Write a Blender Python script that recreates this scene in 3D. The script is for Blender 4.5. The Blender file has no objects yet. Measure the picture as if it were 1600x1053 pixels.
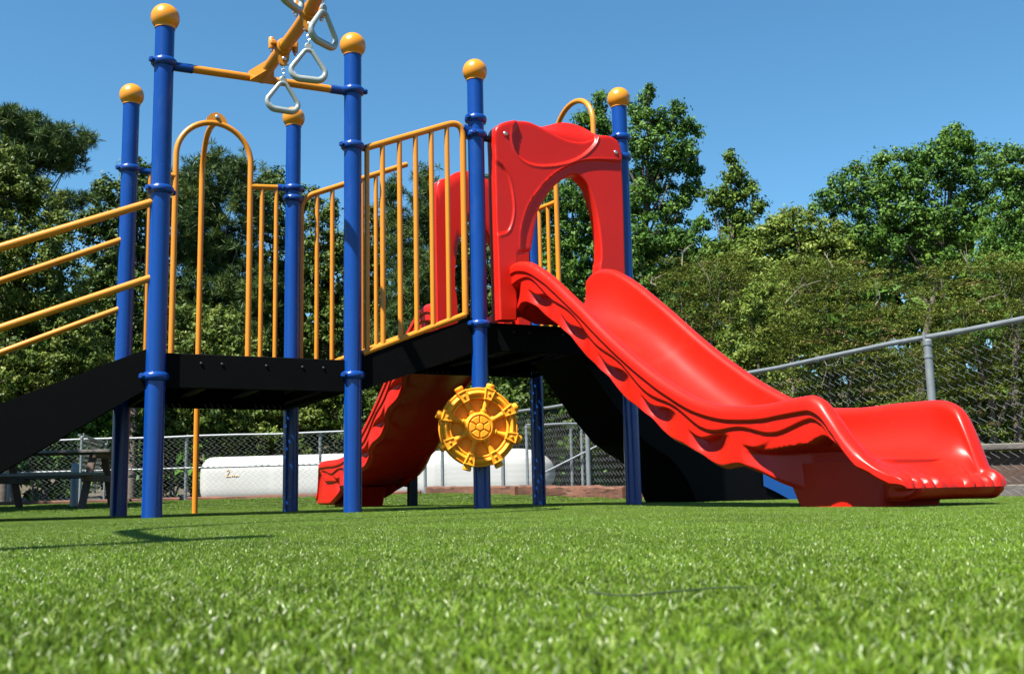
import bpy, math
import numpy as np
from mathutils import Matrix, Vector

sc = bpy.context.scene
col = sc.collection
R = math.radians

# ------------------------------------------------------------------ camera
CAM_H, PITCH, ROLL, FPX = 0.0919, 0.1473, -0.02204, 1664.5
cam_d = bpy.data.cameras.new('camera')
cam = bpy.data.objects.new('camera', cam_d)
col.objects.link(cam)
cam_d.sensor_width = 36.0
cam_d.lens = 36.0 * FPX / 1600.0
cam_d.clip_start = 0.02
cam_d.clip_end = 2000.0
cam.matrix_world = (Matrix.Translation((0, 0, CAM_H)) @ Matrix.Rotation(math.pi / 2 + PITCH, 4, 'X')
                    @ Matrix.Rotation(ROLL, 4, 'Z'))
cam_d.dof.use_dof = True
cam_d.dof.focus_distance = 6.6
cam_d.dof.aperture_fstop = 14.0
sc.camera = cam

# ------------------------------------------------------------------ sky, sun, exposure
SUN_EL, SUN_AZ = R(58), R(42)          # azimuth: to the left of straight behind the camera
sun_dir = Vector((-math.sin(SUN_AZ) * math.cos(SUN_EL), -math.cos(SUN_AZ) * math.cos(SUN_EL), math.sin(SUN_EL)))
world = bpy.data.worlds.new('World')
sc.world = world
world.use_nodes = True
wn = world.node_tree.nodes
wl = world.node_tree.links
wn.clear()
sky = wn.new('ShaderNodeTexSky')
sky.sky_type = 'NISHITA'
sky.sun_disc = False
sky.sun_elevation = SUN_EL
sky.sun_rotation = math.atan2(sun_dir.x, sun_dir.y)
sky.altitude = 300.0
sky.air_density = 1.0
sky.dust_density = 0.0
sky.ozone_density = 6.0
bg = wn.new('ShaderNodeBackground')
bg.inputs['Strength'].default_value = 0.058
wo = wn.new('ShaderNodeOutputWorld')
hsv = wn.new('ShaderNodeHueSaturation')
hsv.inputs['Saturation'].default_value = 1.12
hsv.inputs['Hue'].default_value = 0.485
wl.new(sky.outputs[0], hsv.inputs['Color'])
wl.new(hsv.outputs[0], bg.inputs[0])
wl.new(bg.outputs[0], wo.inputs[0])
sun_l = bpy.data.lights.new('sun', 'SUN')
sun_l.energy = 5.0
sun_l.angle = R(0.53)
sun_l.color = (1.0, 0.95, 0.87)
sun = bpy.data.objects.new('sun', sun_l)
col.objects.link(sun)
sun.rotation_euler = (-sun_dir).to_track_quat('-Z', 'Y').to_euler()
sc.view_settings.view_transform = 'Standard'
sc.view_settings.look = 'None'
sc.view_settings.gamma = 1.0
sc.view_settings.exposure = 1.62
sc.view_settings.use_curve_mapping = False
sc.render.engine = 'CYCLES'
sc.cycles.max_bounces = 6
sc.cycles.transparent_max_bounces = 8
sc.cycles.use_denoising = True

# ------------------------------------------------------------------ materials
def mat(name):
    m = bpy.data.materials.new(name)
    m.use_nodes = True
    n = m.node_tree.nodes
    return m, n, m.node_tree.links, n['Principled BSDF']

def simple(name, c, rough=0.5, metal=0.0, spec=0.5, var=0.0, vscale=6.0, bump=0.0, bscale=40.0, coat=0.0, c2=None, obj_coords=True):
    m, n, l, b = mat(name)
    b.inputs['Base Color'].default_value = (*c, 1)
    b.inputs['Roughness'].default_value = rough
    b.inputs['Metallic'].default_value = metal
    b.inputs['Specular IOR Level'].default_value = spec
    if coat:
        b.inputs['Coat Weight'].default_value = coat
        b.inputs['Coat Roughness'].default_value = 0.12
    if var or c2:
        tc = n.new('ShaderNodeTexCoord')
        no = n.new('ShaderNodeTexNoise')
        no.inputs['Scale'].default_value = vscale
        no.inputs['Detail'].default_value = 6
        no.inputs['Roughness'].default_value = 0.65
        l.new(tc.outputs['Object'], no.inputs['Vector'])
        cr = n.new('ShaderNodeValToRGB')
        cr.color_ramp.elements[0].position = 0.3
        cr.color_ramp.elements[1].position = 0.75
        a = c2 if c2 else tuple(max(0, x * (1 - var)) for x in c)
        z = c if c2 else tuple(min(1, x * (1 + var)) for x in c)
        cr.color_ramp.elements[0].color = (*a, 1)
        cr.color_ramp.elements[1].color = (*z, 1)
        l.new(no.outputs[0], cr.inputs[0])
        l.new(cr.outputs[0], b.inputs['Base Color'])
        rr = n.new('ShaderNodeMapRange')
        rr.inputs['To Min'].default_value = max(0.02, rough - 0.09)
        rr.inputs['To Max'].default_value = min(1, rough + 0.09)
        l.new(no.outputs[0], rr.inputs['Value'])
        l.new(rr.outputs[0], b.inputs['Roughness'])
    if bump:
        tc = n.new('ShaderNodeTexCoord')
        n2 = n.new('ShaderNodeTexNoise')
        n2.inputs['Scale'].default_value = bscale
        n2.inputs['Detail'].default_value = 4
        l.new(tc.outputs['Object'], n2.inputs['Vector'])
        bp = n.new('ShaderNodeBump')
        bp.inputs['Strength'].default_value = bump
        bp.inputs['Distance'].default_value = 0.01
        l.new(n2.outputs[0], bp.inputs['Height'])
        l.new(bp.outputs[0], b.inputs['Normal'])
    return m

M_BLUE = simple('blue_powder_coat', (0.0025, 0.0369, 0.1927), 0.26, spec=0.36, var=0.10, vscale=3.0, bump=0.02, bscale=160)
M_ORANGE = simple('orange_powder_coat', (0.4920, 0.1759, 0.0066), 0.36, spec=0.45, var=0.06, vscale=5.0, bump=0.02, bscale=160)
M_CAP = simple('orange_plastic', (0.5084, 0.1939, 0.0066), 0.30, spec=0.5, var=0.04, vscale=8.0)
M_WHEEL = simple('amber_plastic', (0.76, 0.2882, 0.013), 0.60, spec=0.22, var=0.05, vscale=9.0, bump=0.03, bscale=220)
M_RED = simple('red_plastic', (0.43, 0.0090, 0.003), 0.36, spec=0.30, var=0.05, vscale=2.5, bump=0.035, bscale=260)
M_CLIMB = simple('blue_plastic', (0.0049, 0.0820, 0.3280), 0.38, var=0.06, vscale=4)
M_BLACKP = simple('black_plastic', (0.002, 0.002, 0.0025), 0.6, spec=0.07)
M_BLACK = simple('black_vinyl', (0.0018, 0.0018, 0.0019), 0.7, spec=0.06, var=0.25, vscale=8, bump=0.15, bscale=120)
M_BLACKM = simple('black_steel', (0.012, 0.012, 0.013), 0.5, spec=0.3)
M_STEEL = simple('bolt_steel', (0.55, 0.56, 0.57), 0.28, metal=1.0)
M_GALV = simple('galvanised_steel', (0.1640, 0.1845, 0.1968), 0.48, metal=0.3, var=0.18, vscale=9, bump=0.05, bscale=60)
M_WIRE = simple('galvanised_wire', (0.1968, 0.2091, 0.2091), 0.36, metal=0.5)
M_GRIP = simple('silver_ring_coating', (0.2788, 0.3116, 0.2952), 0.32, metal=0.25, var=0.08, vscale=12)
M_WHITE = simple('white_tank_paint', (0.3444, 0.3526, 0.3444), 0.6, var=0.05, vscale=1.2)
M_MARK = simple('orange_tank_marking', (0.46, 0.30, 0.14), 0.6)
M_TIMBER = simple('weathered_timber', (0.1558, 0.0574, 0.0295), 0.85, c2=(0.07, 0.03, 0.018), vscale=7, bump=0.6, bscale=25)
M_GREYWOOD = simple('grey_wood', (0.1066, 0.0984, 0.0861), 0.85, c2=(0.07, 0.06, 0.052), vscale=10, bump=0.5, bscale=30)
M_BROWNWOOD = simple('brown_wood', (0.0738, 0.0410, 0.0271), 0.85, c2=(0.04, 0.024, 0.017), vscale=8, bump=0.5, bscale=30)
M_BARK = simple('bark', (0.12, 0.095, 0.075), 0.9, c2=(0.045, 0.036, 0.03), vscale=9, bump=0.8, bscale=18)
M_PALE = simple('pale_dead_wood', (0.20, 0.17, 0.135), 0.85, c2=(0.11, 0.095, 0.075), vscale=9)
M_SOIL = simple('leaf_litter', (0.0697, 0.0508, 0.0287), 0.95, c2=(0.035, 0.032, 0.016), vscale=1.3, bump=0.6, bscale=10)
M_TURFBASE = simple('turf_backing', (0.0410, 0.0697, 0.0090), 0.9, c2=(0.028, 0.05, 0.007), vscale=30.0)
M_THREAD = simple('dark_thread', (0.020, 0.036, 0.014), 0.9)

def leaf_mat(name, cols, trans=0.3, rough=0.55, spec=0.2):
    m, n, l, b = mat(name)
    at = n.new('ShaderNodeAttribute')
    at.attribute_name = 'tint'
    cr = n.new('ShaderNodeValToRGB')
    el = cr.color_ramp.elements
    while len(el) < len(cols):
        el.new(0.5)
    for e, (p, c) in zip(el, cols):
        e.position = p
        e.color = (*c, 1)
    l.new(at.outputs['Fac'], cr.inputs[0])
    l.new(cr.outputs[0], b.inputs['Base Color'])
    b.inputs['Roughness'].default_value = rough
    b.inputs['Specular IOR Level'].default_value = spec
    tr = n.new('ShaderNodeBsdfTranslucent')
    hs = n.new('ShaderNodeHueSaturation')
    hs.inputs['Value'].default_value = 1.25
    hs.inputs['Hue'].default_value = 0.485
    l.new(cr.outputs[0], hs.inputs['Color'])
    l.new(hs.outputs[0], tr.inputs[0])
    mx = n.new('ShaderNodeMixShader')
    mx.inputs[0].default_value = trans
    l.new(b.outputs[0], mx.inputs[1])
    l.new(tr.outputs[0], mx.inputs[2])
    l.new(mx.outputs[0], n['Material Output'].inputs[0])
    return m

M_TURF = leaf_mat('turf_blade', [(0.0, (0.028, 0.060, 0.004)), (0.35, (0.082, 0.154, 0.007)), (0.7, (0.130, 0.216, 0.013)),
                                 (0.93, (0.18, 0.25, 0.035)), (1.0, (0.36, 0.40, 0.22))], 0.10, 0.36, 0.34)
def wear(m, colour, scale, thresh, width, amount, stretch=(1, 1, 1), rough=0.6):
    n, l = m.node_tree.nodes, m.node_tree.links
    b = n['Principled BSDF']
    tc = n.new('ShaderNodeTexCoord')
    mp = n.new('ShaderNodeMapping')
    mp.inputs['Scale'].default_value = stretch
    l.new(tc.outputs['Object'], mp.inputs['Vector'])
    no = n.new('ShaderNodeTexNoise')
    no.inputs['Scale'].default_value = scale
    no.inputs['Detail'].default_value = 8
    no.inputs['Roughness'].default_value = 0.7
    l.new(mp.outputs[0], no.inputs['Vector'])
    mr = n.new('ShaderNodeMapRange')
    mr.inputs['From Min'].default_value = thresh
    mr.inputs['From Max'].default_value = thresh + width
    mr.inputs['To Max'].default_value = amount
    l.new(no.outputs[0], mr.inputs['Value'])
    mx = n.new('ShaderNodeMix')
    mx.data_type = 'RGBA'
    l.new(mr.outputs[0], mx.inputs[0])
    bc = b.inputs['Base Color']
    if bc.links:
        l.new(bc.links[0].from_socket, mx.inputs[6])
    else:
        mx.inputs[6].default_value = bc.default_value
    mx.inputs[7].default_value = (*colour, 1)
    l.new(mx.outputs[2], bc)
    mr2 = n.new('ShaderNodeMix')
    l.new(mr.outputs[0], mr2.inputs[0])
    rs = b.inputs['Roughness']
    if rs.links:
        l.new(rs.links[0].from_socket, mr2.inputs[2])
    else:
        mr2.inputs[2].default_value = rs.default_value
    mr2.inputs[3].default_value = rough
    l.new(mr2.outputs[0], rs)
wear(M_RED, (0.30, 0.03, 0.02), 3.0, 0.55, 0.20, 0.22)
wear(M_RED, (0.45, 0.10, 0.07), 20.0, 0.66, 0.05, 0.25, (6, .25, 1.5))
wear(M_BLUE, (0.20, 0.24, 0.34), 34.0, 0.72, 0.03, 0.7)
wear(M_BLUE, (0.05, 0.08, 0.16), 2.5, 0.52, 0.2, 0.22, (1, 1, .4))
wear(M_ORANGE, (0.30, 0.12, 0.04), 26.0, 0.69, 0.04, 0.6)
wear(M_TIMBER, (0.016, 0.009, 0.007), 6.0, 0.54, 0.05, 0.85, (.5, 6, 6))
wear(M_TIMBER, (0.16, 0.12, 0.09), 5.0, 0.58, 0.1, 0.6, (.6, 4, 4))
wear(M_GREYWOOD, (0.03, 0.025, 0.022), 5.0, 0.56, 0.06, 0.7, (.6, 7, 7))
wear(M_GALV, (0.13, 0.10, 0.08), 9.0, 0.60, 0.1, 0.5)
wear(M_WHITE, (0.26, 0.25, 0.22), 1.6, 0.52, 0.25, 0.35)

def drift(m, scale, lo, hi):
    # slow change of tone over the place, as worn or brushed pile has
    n, l = m.node_tree.nodes, m.node_tree.links
    b = n['Principled BSDF']
    src = b.inputs['Base Color'].links[0].from_socket
    ge = n.new('ShaderNodeNewGeometry')
    no = n.new('ShaderNodeTexNoise')
    no.inputs['Scale'].default_value = scale
    no.inputs['Detail'].default_value = 5
    l.new(ge.outputs['Position'], no.inputs['Vector'])
    mr = n.new('ShaderNodeMapRange')
    mr.inputs['From Min'].default_value = 0.3
    mr.inputs['From Max'].default_value = 0.7
    mr.inputs['To Min'].default_value = lo
    mr.inputs['To Max'].default_value = hi
    l.new(no.outputs[0], mr.inputs['Value'])
    hv = n.new('ShaderNodeHueSaturation')
    l.new(mr.outputs[0], hv.inputs['Value'])
    l.new(src, hv.inputs['Color'])
    l.new(hv.outputs[0], b.inputs['Base Color'])
drift(M_TURF, 2.2, 0.74, 1.16)

M_LEAF_MID = leaf_mat('broad_leaf', [(0, (0.0226, 0.0541, 0.0065)), (0.5, (0.0587, 0.1140, 0.0122)), (1, (0.1218, 0.1797, 0.0245))], 0.20)
M_LEAF_LIGHT = leaf_mat('light_leaf', [(0, (0.0447, 0.0813, 0.0084)), (0.5, (0.1047, 0.1582, 0.0207)), (1, (0.1790, 0.2192, 0.0390))], 0.22)
M_LEAF_MID_SHADED = leaf_mat('shaded_broad_leaf', [(0, (0.0140, 0.0335, 0.0040)), (0.5, (0.0364, 0.0707, 0.0076)), (1, (0.0755, 0.1114, 0.0152))], 0.12)  # broad leaf darkened: shade on the background trees put into the colour
M_LEAF_LIGHT_SHADED = leaf_mat('shaded_light_leaf', [(0, (0.0322, 0.0585, 0.0060)), (0.5, (0.0754, 0.1139, 0.0149)), (1, (0.1289, 0.1578, 0.0281))], 0.15)  # light leaf darkened: shade on the left trees painted into the tint
M_LEAF_DARK = leaf_mat('maple_leaf', [(0, (0.0200, 0.0597, 0.0089)), (0.5, (0.0493, 0.1177, 0.0140)), (1, (0.0963, 0.1774, 0.0221))], 0.18)
M_NEEDLE = leaf_mat('pine_needle', [(0, (0.0180, 0.0433, 0.0115)), (0.5, (0.0421, 0.0790, 0.0166)), (1, (0.0775, 0.1132, 0.0238))], 0.12)
M_OLIVE = leaf_mat('feathery_leaf', [(0, (0.0331, 0.0549, 0.0072)), (0.55, (0.0737, 0.1015, 0.0122)), (0.95, (0.1248, 0.1506, 0.0223)),
                                     (0.985, (0.1895, 0.1107, 0.0583)), (1, (0.2000, 0.1231, 0.0641))], 0.20)

# ------------------------------------------------------------------ mesh helpers
class MB:
    """collects vertices and faces of one mesh"""
    def __init__(self):
        self.v = []
        self.f = []
        self.n = 0
    def add(self, v, f):
        v = np.asarray(v, float).reshape(-1, 3)
        self.v.append(v)
        o = self.n
        self.f.extend([tuple(i + o for i in q) for q in f])
        self.n += len(v)
        return self
    def build(self, name, m, parent=None, smooth=True, loc=(0, 0, 0), rz=0.0, edge=40):
        me = bpy.data.meshes.new(name)
        me.from_pydata(np.concatenate(self.v).tolist(), [], self.f)
        me.materials.append(m)
        finish(me, smooth, edge)
        return link(name, me, parent, loc, rz)

def finish(me, smooth=True, edge=40):
    if smooth:
        me.polygons.foreach_set('use_smooth', np.ones(len(me.polygons), bool))
        if edge:
            me.set_sharp_from_angle(angle=R(edge))
    me.update()

def link(name, data, parent=None, loc=(0, 0, 0), rz=0.0):
    o = bpy.data.objects.new(name, data)
    col.objects.link(o)
    o.parent = parent
    o.location = loc
    o.rotation_euler = (0, 0, rz)
    return o

def tag(o, label=None, cat=None, group=None, kind=None):
    for k, x in (('label', label), ('category', cat), ('group', group), ('kind', kind)):
        if x:
            o[k] = x
    return o

def tube(pts, r, n=10, closed=False, caps=True):
    P = np.asarray(pts, float)
    k = len(P)
    rr = np.full(k, r, float) if np.isscalar(r) else np.asarray(r, float)
    if closed:
        T = np.roll(P, -1, 0) - np.roll(P, 1, 0)
    else:
        T = np.gradient(P, axis=0)
    T /= np.linalg.norm(T, axis=1)[:, None] + 1e-12
    u = np.cross(T[0], (0, 0, 1.0))
    if np.linalg.norm(u) < 1e-3:
        u = np.cross(T[0], (1.0, 0, 0))
    u /= np.linalg.norm(u)
    V = []
    a = np.arange(n) * 2 * np.pi / n
    for i in range(k):
        u = u - T[i] * (u @ T[i])
        u /= np.linalg.norm(u) + 1e-12
        w = np.cross(T[i], u)
        V.append(P[i] + rr[i] * (np.cos(a)[:, None] * u + np.sin(a)[:, None] * w))
    F = []
    m = k if closed else k - 1
    for i in range(m):
        b0, b1 = i * n, ((i + 1) % k) * n
        for j in range(n):
            F.append((b0 + j, b0 + (j + 1) % n, b1 + (j + 1) % n, b1 + j))
    if caps and not closed:
        F.append(tuple(range(n))[::-1])
        F.append(tuple(range((k - 1) * n, k * n)))
    return np.concatenate(V), F

def lathe(prof, n=24, cap=True):
    """prof: list of (radius, z)"""
    a = np.arange(n) * 2 * np.pi / n
    V = []
    for r, z in prof:
        V.append(np.stack([r * np.cos(a), r * np.sin(a), np.full(n, z)], 1))
    F = []
    for i in range(len(prof) - 1):
        for j in range(n):
            F.append((i * n + j, i * n + (j + 1) % n, (i + 1) * n + (j + 1) % n, (i + 1) * n + j))
    if cap:
        F.append(tuple(range(n))[::-1])
        F.append(tuple(range((len(prof) - 1) * n, len(prof) * n)))
    return np.concatenate(V), F

def box(c, s, bev=0.0):
    x, y, z = np.asarray(s, float) / 2
    if bev <= 0:
        v = np.array([(-x, -y, -z), (x, -y, -z), (x, y, -z), (-x, y, -z), (-x, -y, z), (x, -y, z), (x, y, z), (-x, y, z)])
        f = [(3, 2, 1, 0), (4, 5, 6, 7), (0, 1, 5, 4), (1, 2, 6, 5), (2, 3, 7, 6), (3, 0, 4, 7)]
        return v + np.asarray(c), f
    b = min(bev, x * .49, y * .49, z * .49)
    lv = [(-z, b), (-z + b, 0), (z - b, 0), (z, b)]
    V = []
    for zz, i in lv:
        X, Y = x - i, y - i
        bb = b
        V += [(-X + bb, -Y, zz), (X - bb, -Y, zz), (X, -Y + bb, zz), (X, Y - bb, zz), (X - bb, Y, zz), (-X + bb, Y, zz), (-X, Y - bb, zz), (-X, -Y + bb, zz)]
    F = [tuple(range(8))[::-1], tuple(range(24, 32))]
    for k in range(3):
        for j in range(8):
            F.append((k * 8 + j, k * 8 + (j + 1) % 8, (k + 1) * 8 + (j + 1) % 8, (k + 1) * 8 + j))
    return np.array(V) + np.asarray(c), F

def prism(poly, a, b, plane='xz'):
    """polygon (x,z) extruded along y from a to b"""
    k = len(poly)
    V = [(p[0], a, p[1]) for p in poly] + [(p[0], b, p[1]) for p in poly]
    F = [tuple(range(k)), tuple(range(k, 2 * k))[::-1]]
    for i in range(k):
        j = (i + 1) % k
        F.append((i, i + k, j + k, j))
    return np.array(V, float), F

def rot(v, Rm, t=(0, 0, 0)):
    return np.asarray(v) @ np.array(Rm).T + np.asarray(t)

def rotm(axis, ang):
    return np.array(Matrix.Rotation(ang, 3, axis))

def align(d):
    """rotation taking +Z to d"""
    return np.array(Vector(d).to_track_quat('Z', 'Y').to_matrix())

def catmull(P, n):
    P = np.asarray(P, float)
    Q = np.vstack([2 * P[0] - P[1], P, 2 * P[-1] - P[-2]])
    out = []
    for i in range(1, len(Q) - 2):
        for t in np.arange(n) / n:
            p0, p1, p2, p3 = Q[i - 1], Q[i], Q[i + 1], Q[i + 2]
            out.append(.5 * ((2 * p1) + (-p0 + p2) * t + (2 * p0 - 5 * p1 + 4 * p2 - p3) * t * t + (-p0 + 3 * p1 - 3 * p2 + p3) * t ** 3))
    out.append(P[-1])
    return np.array(out)

def resample(P, n):
    P = np.asarray(P, float)
    d = np.r_[0, np.cumsum(np.linalg.norm(np.diff(P, axis=0), axis=1))]
    x = np.linspace(0, d[-1], n)
    return np.stack([np.interp(x, d, P[:, k]) for k in range(P.shape[1])], 1)

def fillet(P, r, n=6):
    """rounds the inner corners of a 3D polyline"""
    P = [np.asarray(p, float) for p in P]
    out = [P[0]]
    for i in range(1, len(P) - 1):
        a, b, c = P[i - 1], P[i], P[i + 1]
        d1, d2 = a - b, c - b
        q = min(r, np.linalg.norm(d1) * .49, np.linalg.norm(d2) * .49)
        p1 = b + d1 / np.linalg.norm(d1) * q
        p2 = b + d2 / np.linalg.norm(d2) * q
        for t in np.linspace(0, 1, n):
            out.append((1 - t) ** 2 * p1 + 2 * t * (1 - t) * b + t * t * p2)
    out.append(P[-1])
    return np.array(out)

def sstep(x, a, b):
    t = np.clip((x - a) / (b - a), 0, 1)
    return t * t * (3 - 2 * t)

def ground_z(x, y):
    return (0.155 + 0.006 * np.clip(x, -9, 9)) * sstep(np.asarray(y, float), 10.5, 19.5) + 6.0 * sstep(np.asarray(y, float), 43.5, 64.0)

cP, sP, cR, sR = math.cos(PITCH), math.sin(PITCH), math.cos(ROLL), math.sin(ROLL)
def at(px, py, Y):
    """point of the place seen at photo pixel (px,py) at distance Y"""
    X, Z = px - 800.0, py - 526.5
    ix, iy = cR * X + sR * Z, -sR * X + cR * Z
    d = np.array([ix / FPX, cP + iy / FPX * sP, sP - iy / FPX * cP])
    return np.array([0, 0, CAM_H]) + d * (Y / d[1])

# ------------------------------------------------------------------ ground and turf
def fence_x(y):
    return 3.53 - 0.40 * (y - 7.25)

def grid_mesh(xs_of_y, ys, zoff, name, m):
    V, F = [], []
    nx = None
    for y in ys:
        xs = xs_of_y(y)
        nx = len(xs)
        V.append(np.stack([xs, np.full(nx, y), ground_z(xs, y) + zoff], 1))
    for i in range(len(ys) - 1):
        for j in range(nx - 1):
            F.append((i * nx + j, i * nx + j + 1, (i + 1) * nx + j + 1, (i + 1) * nx + j))
    mb = MB().add(np.concatenate(V), F)
    return mb.build(name, m, edge=0)

gx = np.r_[-900, -300, -100, np.linspace(-50, 50, 41), 100, 300, 900]
gy = np.r_[-300, -80, -20, np.linspace(-8, 43, 52), np.linspace(44, 66, 12), 120, 300, 1200]
tag(grid_mesh(lambda y: gx, gy, -0.012, 'ground', M_SOIL), kind='structure')
tag(grid_mesh(lambda y: np.linspace(-16, fence_x(y) + 0.03, 40), np.linspace(-4, 20.1, 60), 0.0, 'turf_ground', M_TURFBASE), kind='structure')

def turf():
    rng = np.random.default_rng(5)
    V, Fq, Ft, PA, TI = [], [], [], [], []
    nv = 0
    specs = [(0.30, 16000, 0.00075, 0.0140)] * 4 + [(1.0, 34000, 0.0019, 0.0140)] * 2
    for k, (S, n, wd, hh) in enumerate(specs):
        # blades grow in tufts
        nt = n // 5
        tx = rng.uniform(-S / 2, S / 2, (nt, 2))
        c = np.repeat(tx, 5, 0) + rng.normal(0, 0.003, (nt * 5, 2))
        n = len(c)
        yaw = rng.uniform(0, 2 * np.pi, n)
        lean = rng.uniform(0, 2 * np.pi, n)
        la = np.abs(rng.normal(0.38, 0.32, n))
        h = hh * rng.uniform(0.62, 1.12, n)
        w = wd * rng.uniform(0.7, 1.3, n)
        sx, sy = np.cos(yaw) * w, np.sin(yaw) * w
        lx, ly = np.cos(lean) * la * h, np.sin(lean) * la * h
        z0 = np.full(n, -0.002)
        b0 = np.stack([c[:, 0] - sx, c[:, 1] - sy, z0], 1)
        b1 = np.stack([c[:, 0] + sx, c[:, 1] + sy, z0], 1)
        m0 = np.stack([c[:, 0] - sx * .85 + lx * .4, c[:, 1] - sy * .85 + ly * .4, h * .6], 1)
        m1 = np.stack([c[:, 0] + sx * .85 + lx * .4, c[:, 1] + sy * .85 + ly * .4, h * .6], 1)
        tp = np.stack([c[:, 0] + lx * 1.25, c[:, 1] + ly * 1.25, h * (1 - .25 * la)], 1)
        v = np.stack([b0, b1, m1, m0, tp], 1).reshape(-1, 3)
        i = np.arange(n)[:, None] * 5 + nv
        Fq.append(i + np.array([0, 1, 2, 3]))
        Ft.append(i + np.array([3, 2, 4]))
        V.append(v)
        PA.append(np.full(n * 5, k))
        t = np.clip(np.repeat(rng.normal(.45, .24, nt), 5)[:n] + rng.normal(0, .17, n), 0, .97)
        t[rng.random(n) < .006] = 1.0
        TI.append(np.repeat(t, 5))
        nv += n * 5
    # where the pieces of turf lie
    pts, pick = [], []
    S = 0.285
    for y in np.arange(0.28, 6.2, S):
        for x in np.arange(-(0.56 * y + .45), 0.56 * y + .45, S):
            if x < fence_x(y):
                pts.append((x + rng.uniform(-.02, .02), y + rng.uniform(-.02, .02)))
                pick.append(rng.integers(0, 4))
    S = 0.95
    for y in np.arange(6.6, 19.9, S):
        for x in np.arange(-(0.56 * y + 1), 0.56 * y + 1, S):
            x1 = min(x, fence_x(y) - .52)
            if x1 < x - .8:
                continue
            pts.append((x1, y))
            pick.append(rng.integers(4, 6))
    pts = np.array(pts)
    m = len(pts)
    V.append(np.c_[pts, ground_z(pts[:, 0], pts[:, 1])])
    PA.append(np.array(pick) + 100)
    TI.append(rng.integers(0, 4, m) * (np.pi / 2))
    V = np.concatenate(V)
    Fq = np.concatenate(Fq)
    Ft = np.concatenate(Ft)
    me = bpy.data.meshes.new('turf_grass')
    me.vertices.add(len(V))
    me.vertices.foreach_set('co', V.ravel().astype(np.float32))
    me.loops.add(Fq.size + Ft.size)
    me.loops.foreach_set('vertex_index', np.r_[Fq.ravel(), Ft.ravel()].astype(np.int32))
    me.polygons.add(len(Fq) + len(Ft))
    me.polygons.foreach_set('loop_start', np.r_[np.arange(len(Fq)) * 4, Fq.size + np.arange(len(Ft)) * 3].astype(np.int32))
    a = me.attributes.new('patch', 'INT', 'POINT')
    a.data.foreach_set('value', np.concatenate(PA).astype(np.int32))
    a = me.attributes.new('tint', 'FLOAT', 'POINT')
    a.data.foreach_set('value', np.concatenate(TI).astype(np.float32))
    me.materials.append(M_TURF)
    me.update(calc_edges=True)
    o = link('turf_grass', me)
    tag(o, 'short bright green artificial turf blades covering the playground', 'grass', kind='stuff')
    ng = bpy.data.node_groups.new('lay_turf', 'GeometryNodeTree')
    ng.interface.new_socket('Geometry', in_out='INPUT', socket_type='NodeSocketGeometry')
    ng.interface.new_socket('Geometry', in_out='OUTPUT', socket_type='NodeSocketGeometry')
    N, L = ng.nodes, ng.links
    gi, go = N.new('NodeGroupInput'), N.new('NodeGroupOutput')
    at_ = N.new('GeometryNodeInputNamedAttribute'); at_.data_type = 'INT'; at_.inputs['Name'].default_value = 'patch'
    yw = N.new('GeometryNodeInputNamedAttribute'); yw.data_type = 'FLOAT'; yw.inputs['Name'].default_value = 'tint'
    cx = N.new('ShaderNodeCombineXYZ')
    L.new(yw.outputs[0], cx.inputs[2])
    er = N.new('FunctionNodeEulerToRotation')
    L.new(cx.outputs[0], er.inputs[0])
    jn = N.new('GeometryNodeJoinGeometry')
    for k in range(6):
        parts = []
        for val in (k, k + 100):
            cm = N.new('FunctionNodeCompare'); cm.data_type = 'INT'; cm.operation = 'EQUAL'
            isock = [s for s in cm.inputs if s.type == 'INT']
            L.new(at_.outputs[0], isock[0]); isock[1].default_value = val
            sp = N.new('GeometryNodeSeparateGeometry'); sp.domain = 'POINT'
            L.new(gi.outputs[0], sp.inputs['Geometry']); L.new(cm.outputs[0], sp.inputs['Selection'])
            parts.append(sp)
        ip = N.new('GeometryNodeInstanceOnPoints')
        L.new(parts[1].outputs[0], ip.inputs['Points'])
        L.new(parts[0].outputs[0], ip.inputs['Instance'])
        L.new(er.outputs[0], ip.inputs['Rotation'])
        L.new(ip.outputs[0], jn.inputs[0])
    L.new(jn.outputs[0], go.inputs[0])
    md = o.modifiers.new('lay_turf', 'NODES')
    md.node_group = ng
turf()

# ------------------------------------------------------------------ the play structure (local axes: s right along its front, t back, z up)
A, VD, B = 1.1711, 1.3652, 0.8752
S3, S4 = A + B, 2 * A + B
TH = 0.48145
ORG = np.array([-2.0287, 6.0103, 0.0])
play = bpy.data.objects.new('play_structure', None)
col.objects.link(play)
play.location = ORG
play.rotation_euler = (0, 0, TH)
tag(play, 'blue, orange and red playground climbing structure with two red wave slides on turf', 'play structure')

PR = 0.0555
def collar(z, yaw, parent, up=0):
    mb = MB()
    prof = [(PR - .002, z - .026), (PR + .008, z - .024), (PR + .018, z - .014), (PR + .021, z), (PR + .018, z + .014), (PR + .008, z + .024), (PR - .002, z + .026)]
    mb.add(*lathe(prof, 28, False))
    for a in (yaw, yaw + math.pi):
        d = np.array([math.cos(a), math.sin(a), 0])
        v, f = box((0, 0, 0), (.036, .030, .034), .012)
        mb.add(rot(v, rotm('Z', a), d * (PR + .022) + (0, 0, z)), f)
        for sg in (-1, 1):
            v, f = lathe([(.0075, 0), (.0075, .007), (.004, .010)], 8)
            e = np.array([-d[1], d[0], 0]) * sg
            mb.add(rot(v, align(e), d * (PR + .024) + e * .014 + (0, 0, z)), f)
    return mb.build('collar', M_BLUE, parent)

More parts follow.
